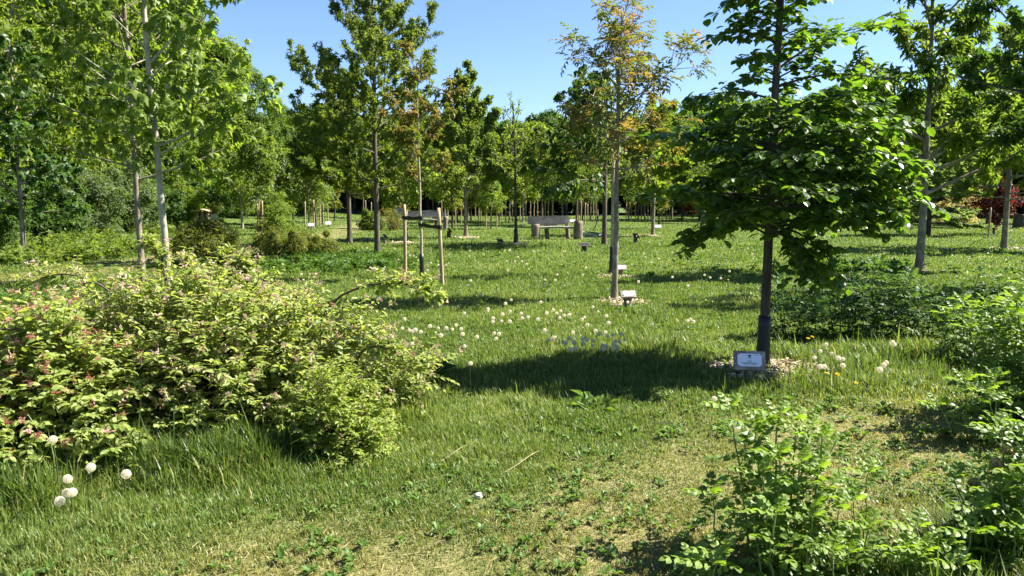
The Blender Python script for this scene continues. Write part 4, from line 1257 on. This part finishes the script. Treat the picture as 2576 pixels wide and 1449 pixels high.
o = g.obj("dock_plant", M['rosedark'], None, False, on(1060, 985)); tag(o, "dock plant with long dark leaves behind the grass tussock", "weed plant")
for i, (px, py, s, lab) in enumerate([(1490, 1035, .20, "broad leaved dock rosette in the shade edge below the dandelion cluster"), (905, 1100, .26, "dock rosette in front of the lime green shrub"), (1290, 1025, .10, "small leafy rosette at the left end of the beech shadow")]):
    g = Geo(); n = 22
    az = rng.uniform(0, 6.28, n); el = rng.uniform(.2, 1.1, n)
    A = np.stack([np.cos(az) * np.cos(el), np.sin(az) * np.cos(el), np.sin(el)], 1)
    stamp(g, oval(.15, .05, .3), rng.normal(0, s * .35, (n, 3)) * [1, 1, 0], A, np.array([0, 0, 1.]) - A * .3, s * rng.uniform(.5, 1.1, n), rng.uniform(.3, 1, n))
    tag(g.obj("dock_plant", M['weed'], None, False, on(px, py)), lab, "weed plant")

# ------------------------------------------------------------------ dandelions, each its own
DAND = "871.6,570"


def cr1(c, y): return (872 + c * .3386, 570 + y * .3386)
def cr2(c, y): return (1610 + c * .375, 570 + y * .375)


zones = {
    "white dandelion clock in the sunlit row right of the big pink budded shrub": [cr1(*p) for p in [(412, 757), (465, 770), (490, 778), (510, 768), (550, 783), (618, 740), (680, 755), (740, 755), (785, 765), (812, 733), (850, 762), (700, 810), (860, 800), (482, 868), (430, 687), (115, 737), (132, 765), (250, 760)]],
    "white dandelion clock in the loose patch in the middle of the meadow": [cr1(*p) for p in [(875, 645), (968, 820), (875, 890), (920, 1018), (1050, 612), (1048, 630), (1180, 573), (1223, 545), (1215, 630), (1157, 652), (1088, 682), (1085, 708), (1150, 703), (1212, 705), (1303, 680), (1347, 672), (1420, 688), (1442, 562), (1297, 645), (1095, 793), (1132, 797), (1110, 832)]],
    "grey white dandelion clock in the crowded patch at the shadow edge left of the beech": [cr1(*p) for p in [(1485, 645), (1535, 620), (1560, 645), (1590, 627), (1615, 660), (1652, 657), (1583, 678), (1470, 770), (1500, 842), (1530, 835), (1548, 822), (1650, 828), (1680, 787), (1750, 690), (1767, 675), (1787, 730), (1850, 775), (1875, 797), (1755, 835), (1787, 843), (1832, 848), (1827, 885), (1900, 880), (1930, 885), (1907, 910), (1937, 815), (1980, 805), (1923, 785), (2040, 798), (2000, 850), (2065, 840), (2030, 855), (2005, 890), (1985, 910), (1700, 905), (1660, 912), (1625, 865), (1610, 855), (1755, 870), (1690, 860), (1985, 870), (1930, 665), (1868, 632), (1945, 715), (1830, 598)]],
    "white dandelion clock in front of the post of the walnut plaque": [cr1(2088, 562)],
    "small far dandelion clock in the grass between the stakes and the walnut": [cr1(*p) for p in [(1660, 427), (1755, 358), (1778, 305), (1565, 357), (1550, 398), (1475, 395), (1498, 427), (1468, 435), (1505, 470), (1000, 505), (922, 402), (900, 437), (600, 325), (760, 275), (738, 287), (682, 285), (1175, 180), (1213, 172), (1205, 180), (1385, 182), (1395, 186), (1272, 225), (1250, 258), (1303, 258), (1338, 278), (1225, 265), (1188, 255), (1198, 327), (1610, 185), (1625, 182), (1730, 175), (915, 180), (910, 220), (760, 210), (1020, 205)]],
    "small far dandelion clock in the grass left of the staked sapling": [cr1(*p) for p in [(285, 300), (275, 315), (265, 328), (155, 325), (500, 220), (515, 228), (468, 215), (530, 250), (385, 245), (150, 160), (50, 190), (355, 163), (625, 270), (495, 212), (540, 75), (548, 90)]] + [(711, 665), (758, 690), (763, 704), (771, 711), (790, 697), (700, 655)],
    "far dandelion clock in the grass between the walnut and the beech": [cr1(*p) for p in [(2168, 410), (2420, 375), (2535, 440), (2535, 190), (2437, 210), (2320, 238), (2210, 200), (2250, 115), (2140, 65), (2155, 70)]] + [cr2(*p) for p in [(338, 622), (320, 633), (358, 640), (355, 468), (320, 398), (217, 340), (320, 170), (215, 175), (232, 190), (320, 225), (325, 232), (360, 243), (470, 342), (433, 325), (542, 347), (62, 105), (37, 205), (125, 215), (75, 240), (755, 185), (600, 300)]],
    "white dandelion clock in the group on the wood chips right of the beech trunk": [cr2(*p) for p in [(1170, 837), (1210, 835), (1170, 880), (1330, 882), (1358, 890), (1360, 932), (1208, 940), (1235, 940)]],
    "withered pale dandelion head above the group right of the beech trunk": [cr2(*p) for p in [(1248, 790), (1285, 853)]],
    "white dandelion clock in the grass before the dark rose bushes": [cr2(*p) for p in [(1703, 790), (1695, 775), (1652, 912), (1635, 930), (1608, 960), (1568, 642), (1913, 632), (2123, 697), (2247, 858)]],
    "far dandelion clock in the grass around the chestnut trunk": [cr2(*p) for p in [(1375, 403), (1490, 278), (1508, 285), (1370, 325), (1637, 183), (1520, 147), (2013, 140), (2045, 145), (2065, 147), (1690, 210), (1715, 243), (1800, 265), (2400, 330), (2415, 325), (1960, 60), (1985, 55)]],
    "large dandelion clock in long grass at the lower left corner": [(228, 1176), (317, 1193), (150, 1261), (168, 1240), (181, 1239), (170, 1205), (133, 1106)],
    "pale dandelion clock low in the mown grass below the beech plaque": [(1797, 1003), (1832, 1008)],
}
cat_d = "dandelion"
rngd = np.random.default_rng(99)
gh = Geo()
n = 85
i = np.arange(n) + .5
ph = np.arccos(1 - 2 * i / n); th = np.pi * (1 + 5 ** .5) * i
dd = np.stack([np.cos(th) * np.sin(ph), np.sin(th) * np.sin(ph), np.cos(ph)], 1)
PAPP = merge([placed(T_([(-.05, 0, .0), (.05, 0, 0), (.11, 1, .35), (-.11, 1, .35)], (0, 1, 2, 3)), (0, 0, 0), k * 1.2566, 1.0) for k in range(5)])
stamp(gh, PAPP, dd * .0165, norm(np.cross(dd, [.3, .2, 1])), dd, .0085, rngd.random(n))
hv = dd[:: 2] * .0125
bmh = bmesh.new(); bmesh.ops.create_icosphere(bmh, subdivisions=2, radius=.006)
gh.add(np.array([v.co[:] for v in bmh.verts]), np.array([[v.index for v in f.verts] for f in bmh.faces]), .1)
bmh.free()
head_me = gh.mesh("seed_head", M['white'])
stem_me = {}
gy = Geo()
for ring, (nn, el, s) in enumerate([(16, .25, .021), (14, .7, .018), (10, 1.15, .013)]):
    a = np.arange(nn) * 6.283 / nn + ring * .2
    A = np.stack([np.cos(a) * math.cos(el), np.sin(a) * math.cos(el), np.full(nn, math.sin(el))], 1)
    stamp(gy, oval(.16, .03, .1), np.zeros((nn, 3)), A, np.array([0, 0, 1.]) - A * .4, s, rngd.random(nn))
yel_me = gy.mesh("petal_head", M['yellow'])


def stalk_mesh(v):
    rg = np.random.default_rng(v)
    g = Geo()
    t = np.linspace(0, 1, 7)
    P = np.stack([.10 * (v / 3 - .5) * t ** 2, .04 * np.sin(t * 2 + v), t], 1)
    tubes(g, P[None], np.full((1, 7), .0028), 5)
    return g.mesh("stalk", M['stalk']), P[-1]


STALKS = [stalk_mesh(v) for v in range(4)]
nd = 0


def dandelion(px, py, lab, grp, yellow=False, hs=1.0):
    global nd
    nd += 1
    h = rngd.uniform(.17, .30) * hs
    p = on(px, py, h)
    me, tip = STALKS[nd % 4]
    root = empty("dandelion", (p[0] - tip[0] * h, p[1] - tip[1] * h, p[2] - h), lab, cat_d, grp)
    s = bpy.data.objects.new("stalk", me); COL.objects.link(s); s.parent = root; s.scale = (h, h, h)
    w = max(1.0, p[1] / 12)
    s.scale = (h * 1, h * 1, h)
    hd = bpy.data.objects.new("flower_head" if yellow else "seed_head", yel_me if yellow else head_me); COL.objects.link(hd); hd.parent = root
    hd.location = (tip[0] * h, tip[1] * h, h)
    k = rngd.uniform(.85, 1.15)
    hd.scale = (k, k, k * rngd.uniform(.9, 1)); hd.rotation_euler = (rngd.normal(0, .3), rngd.normal(0, .3), rngd.uniform(0, 6))


for lab, pts in zones.items():
    low = .28 if "low in the mown" in lab else (1.5 if "lower left corner" in lab else 1.0)
    for (px, py) in pts:
        dandelion(px, py, lab, lab.replace("dandelion clock", "dandelion clocks").replace("dandelion head", "dandelion heads") if len(pts) > 1 else None, hs=low)
for lab, pts in {"yellow dandelion flower in the shade just right of the beech trunk": [(1932, 812), (1942, 810), (1975, 817)], "dull yellow dandelion flower in shade before the dark roses": [(2033, 852), (2043, 848)],
                 "yellow dandelion flower in the grass right of the wood chips": [(2080, 940), (2107, 942), (2154, 964)], "yellow dandelion flower low among the front rose stems": [(2100, 1393)],
                 "yellow dandelion flower in the meadow between walnut and beech": [(1832, 704)], "yellow dandelion flower in the middle of the meadow": [(1304, 881), (1405, 888)], "yellow flower before the low olive shrubs": [(690, 647)]}.items():
    for (px, py) in pts:
        dandelion(px, py, lab, lab.replace("flower ", "flowers ", 1) if len(pts) > 1 else None, yellow=True, hs=.8)


# ------------------------------------------------------------------ plaques on posts
def box(g, c, s, rot=None, mat=0, bev=0.0):
    v = np.array([(x, y, z) for x in (-.5, .5) for y in (-.5, .5) for z in (-.5, .5)], float) * np.array(s)
    if rot is not None:
        v = v @ np.array(rot).T
    f = np.array([(0, 1, 3, 2), (4, 6, 7, 5), (0, 4, 5, 1), (2, 3, 7, 6), (0, 2, 6, 4), (1, 5, 7, 3)])
    g.add(v + np.array(c), f, .5, mat)


def wood_board(g, w, h, t, rng, R3, c):
    """board with slightly uneven edges and eased corners"""
    n = 10
    xs = np.linspace(-w / 2, w / 2, n)
    ring = []
    for x in xs:
        e = rng.normal(0, .002, 4)
        ring.append([(x, -t / 2, -h / 2 + e[0]), (x, t / 2, -h / 2 + e[1]), (x, t / 2, h / 2 + e[2]), (x, -t / 2, h / 2 + e[3])])
    V = np.array(ring).reshape(-1, 3) @ R3.T + c
    F = []
    for k in range(n - 1):
        for j in range(4):
            a = 4 * k + j; b = 4 * k + (j + 1) % 4
            F.append((a, b, b + 4, a + 4))
    F.append((3, 2, 1, 0)); F.append(tuple(4 * (n - 1) + j for j in range(4)))
    g.add(V, np.array(F))


def rotm(rx, ry, rz):
    return np.array((Matrix.Rotation(rz, 3, 'Z') @ Matrix.Rotation(ry, 3, 'Y') @ Matrix.Rotation(rx, 3, 'X')))


def sign(px, py, label, w, h, post_h, tilt, rz=0.0, roll=0.0, post_r=.05, plate='plaque', board='boardwood', text=False, post='logwood', seed=1, group="name plaques on posts", ps=.76):
    """plaque: post, board leaning back by tilt degrees, plate, its marks"""
    rng = np.random.default_rng(seed)
    root = empty("plaque_sign", on(px, py), label, "sign", group, rz)
    g = Geo()
    K = 6; t = np.linspace(0, 1, K)
    tubes(g, np.stack([0 * t, .03 + 0 * t, -.1 + (post_h + .1) * t], 1)[None], (post_r * (1 + rng.normal(0, .03, K)))[None], 14, True)
    g.obj("post", M[post], root, True)
    R3 = rotm(-R(tilt), R(roll), 0)
    c = np.array([0, 0, post_h + .5 * h * math.cos(R(tilt)) * .55])
    g = Geo(); wood_board(g, w, h, .024, rng, R3, c)
    g.obj("board", M[board], root)
    g = Geo()
    pc = c + R3 @ np.array([0, -.018, 0])
    box(g, pc, (w * ps, .006, h * ps * .88), R3)
    pl = g.obj("plate", M[plate], root)
    g = Geo()
    for sx in (-1, 1):
        for sz in (-1, 1):
            box(g, c + R3 @ np.array([sx * w * ps * .46, -.022, sz * h * ps * .39]), (.009, .006, .009), R3)
    g.obj("screw", M['black'], root)
    if text:
        g = Geo()
        def mark(x, z, a, b): box(g, c + R3 @ np.array([x, -.0222, z]), (a, .002, b), R3)
        # little tree emblem over a line of lettering
        for (x, z, a, b) in [(0, .043, .024, .006), (-.006, .038, .016, .005), (.008, .037, .014, .005), (0, .031, .004, .012), (.004, .034, .012, .003), (-.005, .034, .010, .003), (0, .0245, .014, .002)]:
            mark(x, z, a, b)
        for z, words in [(.018, [.03]), (-.008, [.016, .014]), (-.018, [.018]), (-.027, [.03, .026, .022, .028, .018]), (-.036, [.026, .016, .012, .034])]:
            tot = sum(words) + .005 * (len(words) - 1); x = -tot / 2
            for wv in words:
                nl_ = max(2, int(wv / .005))
                for q in range(nl_):
                    mark(x + (q + .5) * wv / nl_, z, wv / nl_ * .62, .0042 if (q * 7 + int(z * 1000)) % 3 else .0056)
                x += wv + .005
        mark(.058, .044, .03, .0025)
        g.obj("lettering", M['ink'], pl).parent = pl
    return root


sign(1883, 968, "nearest plaque: white plate with small print on a weathered board before the beech", .265, .175, .17, 32, R(-10), R(5), .052, text=True, seed=1)
sign(1580, 776, "white plaque on a dark stump beside the pale walnut trunk", .225, .15, .19, 58, R(4), 0, .062, seed=2)
sign(1563, 695, "white plaque half hidden right behind the walnut trunk", .22, .15, .16, 55, 0, 0, .05, seed=3)
sign(2208, 692, "black plaque on a dark post in the grass left of the chestnut", .22, .15, .16, 60, R(-18), 0, .05, plate='plaquedark', board='black', post='bark_dark', seed=4)
sign(1471, 634, "dark tilted plaque on a post in front of the nearer log bench", .34, .22, .20, 68, R(25), 0, .07, plate='plaquedark', board='bark_dark', post='bark_dark', seed=5)
sign(1258, 616, "small dark plaque seen from behind on the mown strip left of the thin birch", .22, .16, .12, 50, R(150), 0, .07, plate='plaquedark', board='logwood', post='logwood', seed=6)
sign(1131, 599, "dark leaning plaque post left of the mulched light green tree", .2, .2, .28, 40, R(120), 0, .08, plate='plaquedark', board='bark_dark', post='bark_dark', seed=7)
sign(970, 616, "narrow dark plaque post right of the largest oak trunk", .18, .16, .28, 45, R(130), 0, .055, plate='plaquedark', board='bark_dark', post='logwood', seed=8)
sign(205, 738, "dark wooden plaque post in the shaded grass at the left behind the shrub", .2, .15, .15, 50, R(-120), 0, .05, plate='plaquedark', board='bark_dark', post='bark_dark', seed=9)
sign(70, 672, "white plaque in the grass at the foot of the star leaved tree", .30, .16, .09, 50, R(-12), 0, .04, seed=10)
sign(783, 579, "small white plaque at the left edge of the mown path", .38, .24, .22, 40, 0, 0, .04, seed=11)
sign(826, 572, "white plaque at a sapling foot farther along the path", .36, .24, .18, 35, R(15), 0, .04, seed=12)
sign(1655, 576, "white plaque in the grass right of the light green round maple", .42, .26, .08, 45, R(-12), 0, .04, seed=13, post='stake')
sign(1957, 600, "white topped plaque in the grass seen right of the beech trunk", .34, .2, .16, 62, R(20), 0, .05, seed=14)
sign(1440, 563, "tiny white plaque far in the rows between the benches", .4, .24, .14, 40, 0, 0, .05, seed=15)
sign(2060, 570, "dark far plaque post in the rows right of the beech", .3, .24, .2, 50, R(140), 0, .07, plate='plaquedark', board='bark_dark', post='bark_dark', seed=16)
sign(1600, 612, "dark plaque post in the grass left of the light green round maple", .24, .22, .22, 45, R(130), 0, .07, plate='plaquedark', board='bark_dark', post='bark_dark', seed=17)


# ------------------------------------------------------------------ log benches
def plank(g, P, up, hgt, thick, rng, wob=.02):
    P = np.asarray(P, float); K = len(P)
    T = norm(np.gradient(P, axis=0)); up = norm(np.asarray(up, float)); dep = norm(np.cross(T, up))
    hgt = np.broadcast_to(np.asarray(hgt, float), (K,))
    V = []
    for k in range(K):
        a, b = rng.normal(0, wob, 2); tk = thick * (1 + rng.normal(0, .08))
        up_ = up * (hgt[k] / 2 + a); dn = -up * (hgt[k] / 2 + b)
        V += [P[k] + dn + dep[k] * tk / 2, P[k] + dn * .96 - dep[k] * tk / 2, P[k] + up_ * .96 - dep[k] * tk / 2, P[k] + up_ + dep[k] * tk / 2]
    F = []
    for k in range(K - 1):
        for j in range(4):
            a = 4 * k + j; b = 4 * k + (j + 1) % 4
            F.append((a, b, b + 4, a + 4))
    F += [(3, 2, 1, 0), tuple(4 * (K - 1) + j for j in range(4))]
    g.add(np.array(V), np.array(F))


def log(g, p0, p1, r0, r1, rng, S=14, K=7):
    t = np.linspace(0, 1, K)[:, None]
    P = np.array(p0) * (1 - t) + np.array(p1) * t
    Rr = (r0 + (r1 - r0) * t[:, 0]) * (1 + rng.normal(0, .045, K))
    tubes(g, P[None], Rr[None], S, True)


def bench(label, px, py, L, backL, back_off, hgts, seed, rz=0.0, logs=(.16, .17), zb=(.70, .36), postx=(-.35, .45), seatz=.44):
    rng = np.random.default_rng(seed)
    root = empty("log_bench", on(px, py), label, "bench", "rustic log benches", rz)
    for s, r in ((-1, logs[0]), (1, logs[1])):
        g = Geo(); log(g, (s * L / 2, -.12, -.08), (s * (L / 2 + .01), -.10, .64 + .06 * s), r * 1.06, r * .94, rng)
        o = g.obj("end_log", M['logwood'], root, True)
    for x in postx:
        g = Geo(); log(g, (x + .03, .26, -.06), (x - .05, .40, .86), .09, .075, rng, 10)
        g.obj("back_post", M['logwood'], root, True)
    g = Geo()
    xs = np.linspace(back_off - backL / 2, back_off + backL / 2, 14)
    plank(g, np.stack([xs, .34 + 0 * xs + rng.normal(0, .008, 14), zb[0] + .012 * np.sin(xs * 3)], 1), (0, .12, 1), np.interp(np.linspace(0, 1, 14), np.linspace(0, 1, len(hgts)), hgts), .10, rng, .012)
    g.obj("backrest", M['oldwood'], root)
    g = Geo()
    xs = np.linspace(-L / 2 + .06, L / 2 - .06, 14)
    plank(g, np.stack([xs, .04 + .02 * np.sin(xs * 2.2), seatz + .018 * np.cos(xs * 2.6)], 1), (0, 1, .02), .36 + .03 * np.sin(np.linspace(0, 9, 14)), .065, rng, .012)
    g.obj("seat", M['oldwood'], root)
    return root


bench("nearer rustic log bench with thick end logs and a grey plank backrest", 1400, 602, 1.60, 1.55, -.30, [.30, .34, .36, .35, .34, .33], 31, R(2))
bench("farther rustic log bench half behind the stakes, with a long tapering grey backrest", 1062, 577, 2.5, 2.75, -.15, [.55, .66, .50, .34, .36, .40, .38, .28, .14], 32, R(-3), (.14, .12), (.80, .3), (-.15, .7), .5)

# ------------------------------------------------------------------ hand pump and hose by the linden
b = on(1512, 602)
root = empty("water_pump", b, "dark green water pump with long curved handle beside the linden trunk", "water pump")
g = Geo(); log(g, (.16, .25, -.05), (.16, .25, .95), .05, .045, np.random.default_rng(1), 12); log(g, (.16, .25, .95), (.16, .25, 1.0), .06, .03, np.random.default_rng(1), 12)
g.obj("pump_body", M['pumpgreen'], root, True)
g = Geo(); t = np.linspace(0, 1, 12)
hp = np.array([(.20, .22, .88), (.05, .2, .92), (-.09, .2, .90), (-.14, .2, .78), (-.16, .2, .60), (-.22, .2, .44), (-.30, .2, .33)])
q = np.stack([np.interp(np.linspace(0, 6, 14), np.arange(7), hp[:, j]) for j in range(3)], 1)
tubes(g, q[None], np.full((1, 14), .02), 8, True); g.obj("handle", M['pumpgreen'], root, True)
g = Geo(); tubes(g, np.array([[(.16, .22, .7), (.3, .15, .72), (.42, .1, .66), (.47, .08, .55)]]), np.full((1, 4), .022), 8, True); g.obj("spout", M['pumpgreen'], root, True)
g = Geo(); a = np.linspace(0, 6.28 * 2.6, 60)
rad = .36 + .05 * np.sin(a * 1.7)
P = np.stack([rad * np.cos(a), rad * .8 * np.sin(a), .06 + .014 * a / 2 + .05 * (np.sin(a * .9 + 1) + 1)], 1)
tubes(g, P[None], np.full((1, 60), .02), 7, True)
o = g.obj("garden_hose", M['pumpgreen'], None, True, on(1488, 601)); tag(o, "coil of dark green hose lying in the grass before the linden", "hose")

# ------------------------------------------------------------------ log shelter, stone, bins, bits on the ground
b = on(512, 592)
root = empty("insect_shelter", b, "small log shelter for insects with a plank roof by the wood edge", "insect shelter"); root.scale = (.74, .74, .70)
rg = np.random.default_rng(8)
for x in (-.30, -.02, .26):
    g = Geo(); log(g, (x, 0, 0), (x + .01, 0, 1.42), .12, .11, rg, 10); g.obj("upright_log", M['logwood'], root, True)
g = Geo(); plank(g, np.stack([np.linspace(-.36, .32, 6), np.full(6, -.02), np.full(6, .62)], 1), (0, 1, 0), .3, .06, rg, .01); g.obj("shelf", M['boardwood'], root)
for s, (a0, a1) in enumerate([((-.50, 1.50), (.06, 1.56)), ((.0, 1.60), (.48, 1.48))]):
    g = Geo(); t = np.linspace(0, 1, 6)
    plank(g, np.stack([a0[0] + (a1[0] - a0[0]) * t, np.full(6, -.05), a0[1] + (a1[1] - a0[1]) * t], 1), (0, 1, 0), .7, .05, rg, .01)
    g.obj("roof_plank", M['stake'], root)
g = Geo(); box(g, (.1, .2, .95), (.7, .04, 1.0)); g.obj("back_board", M['bark_dark'], root)


def rock(name, label, cat, base, s, mat, seed):
    bm = bmesh.new(); bmesh.ops.create_icosphere(bm, subdivisions=3, radius=1)
    V = np.array([v.co[:] for v in bm.verts]); F = np.array([[v.index for v in f.verts] for f in bm.faces]); bm.free()
    n = fbm(V[:, 0] * 1.3 + 5 + seed, V[:, 1] * 1.3 + V[:, 2] * 1.7 + 5, seed)
    V = V * (.75 + .5 * n)[:, None] * np.array(s) + np.array([0, 0, s[2] * .55])
    g = Geo(); g.add(V, F)
    tag(g.obj(name, M[mat], None, False, base), label, cat)


rock("standing_stone", "pale upright stone beside the log shelter", "stone", on(541, 590), (.30, .14, .55), 'stone', 3)
rock("field_stone", "grey white stone lying in the mown grass at the bottom centre", "stone", on(1205, 1252), (.026, .026, .018), 'stone', 4)
for (px, lab) in [((2492, 570), "dark round bin or stump behind the mulched oak trunk"), ((2562, 574), "dark stump at the right edge of the photo behind the mulched oak")]:
    g = Geo(); log(g, (0, 0, -.05), (.03, 0, .75), .3, .27, rg, 16)
    tag(g.obj("tree_stump", M['bark_dark'], None, True, on(*px)), lab, "stump", "dark stumps near the right edge")
for i, (x0, y0, x1, y1, lab) in enumerate([(1270, 1188, 1360, 1135, "dry straw stalk lying across the mown grass in the lower centre"), (1640, 1065, 1712, 1072, "dry curved stalk lying left of the front roses"), (1100, 1165, 1180, 1120, "dry stalk lying in front of the lime green shrub")]):
    a, c = on(x0, y0, .03), on(x1, y1, .035)
    t = np.linspace(0, 1, 9)[:, None]
    P = a * (1 - t) + c * t + np.array([0, 0, .012]) * np.sin(t * 3.1)
    P[:, 0] += .012 * np.sin(np.linspace(0, 5, 9))
    g = Geo(); tubes(g, (P - a)[None], np.full((1, 9), .0028), 5); tag(g.obj("straw_stalk", M['straw'], None, False, a), lab, "straw stalk", "dry stalks on the mown grass")

# ------------------------------------------------------------------ light, sky, camera
SUN_AZ, SUN_EL = 14.0, 47.0                    # the sun stands on the right, a little beyond the trees
w = bpy.data.worlds.new("World"); sc.world = w; w.use_nodes = True
nt = w.node_tree
bg = nt.nodes["Background"]
sky = nt.nodes.new("ShaderNodeTexSky")
sky.sky_type = 'NISHITA'; sky.sun_disc = False
sky.sun_elevation = R(SUN_EL); sky.sun_rotation = R(90 - SUN_AZ)
sky.air_density = 1.0; sky.dust_density = 0.2; sky.ozone_density = 4.0; sky.altitude = 100
tn = nt.nodes.new('ShaderNodeMix'); tn.data_type = 'RGBA'; tn.blend_type = 'MULTIPLY'; tn.inputs[0].default_value = 1.0; tn.inputs[7].default_value = (.80, .85, 1.0, 1)
nt.links.new(sky.outputs[0], tn.inputs[6]); nt.links.new(tn.outputs[2], bg.inputs[0]); bg.inputs[1].default_value = .055
sl = bpy.data.lights.new("sun", 'SUN'); sl.energy = 5.0; sl.angle = R(.53); sl.color = (1.0, .95, .86)
so = bpy.data.objects.new("sun", sl); COL.objects.link(so)
dirv = Vector((-math.cos(R(SUN_AZ)) * math.cos(R(SUN_EL)), -math.sin(R(SUN_AZ)) * math.cos(R(SUN_EL)), -math.sin(R(SUN_EL))))
so.rotation_euler = dirv.to_track_quat('-Z', 'Y').to_euler()

cd = bpy.data.cameras.new("camera"); co = bpy.data.objects.new("camera", cd); COL.objects.link(co)
cd.sensor_width = 36; cd.lens = FPX / PW * 36; cd.clip_end = 1000; cd.clip_start = .05
co.location = (0, 0, EYE); co.rotation_euler = (math.pi / 2 - PITCH, 0, 0)
sc.camera = co
sc.view_settings.view_transform = 'Standard'; sc.view_settings.look = 'None'
sc.view_settings.exposure = 2.0; sc.view_settings.gamma = 1
sc.render.engine = 'CYCLES'
sc.cycles.use_denoising = True
sc.cycles.max_bounces = 10; sc.cycles.diffuse_bounces = 6; sc.cycles.transmission_bounces = 8; sc.cycles.glossy_bounces = 2
sc.cycles.sample_clamp_indirect = 6
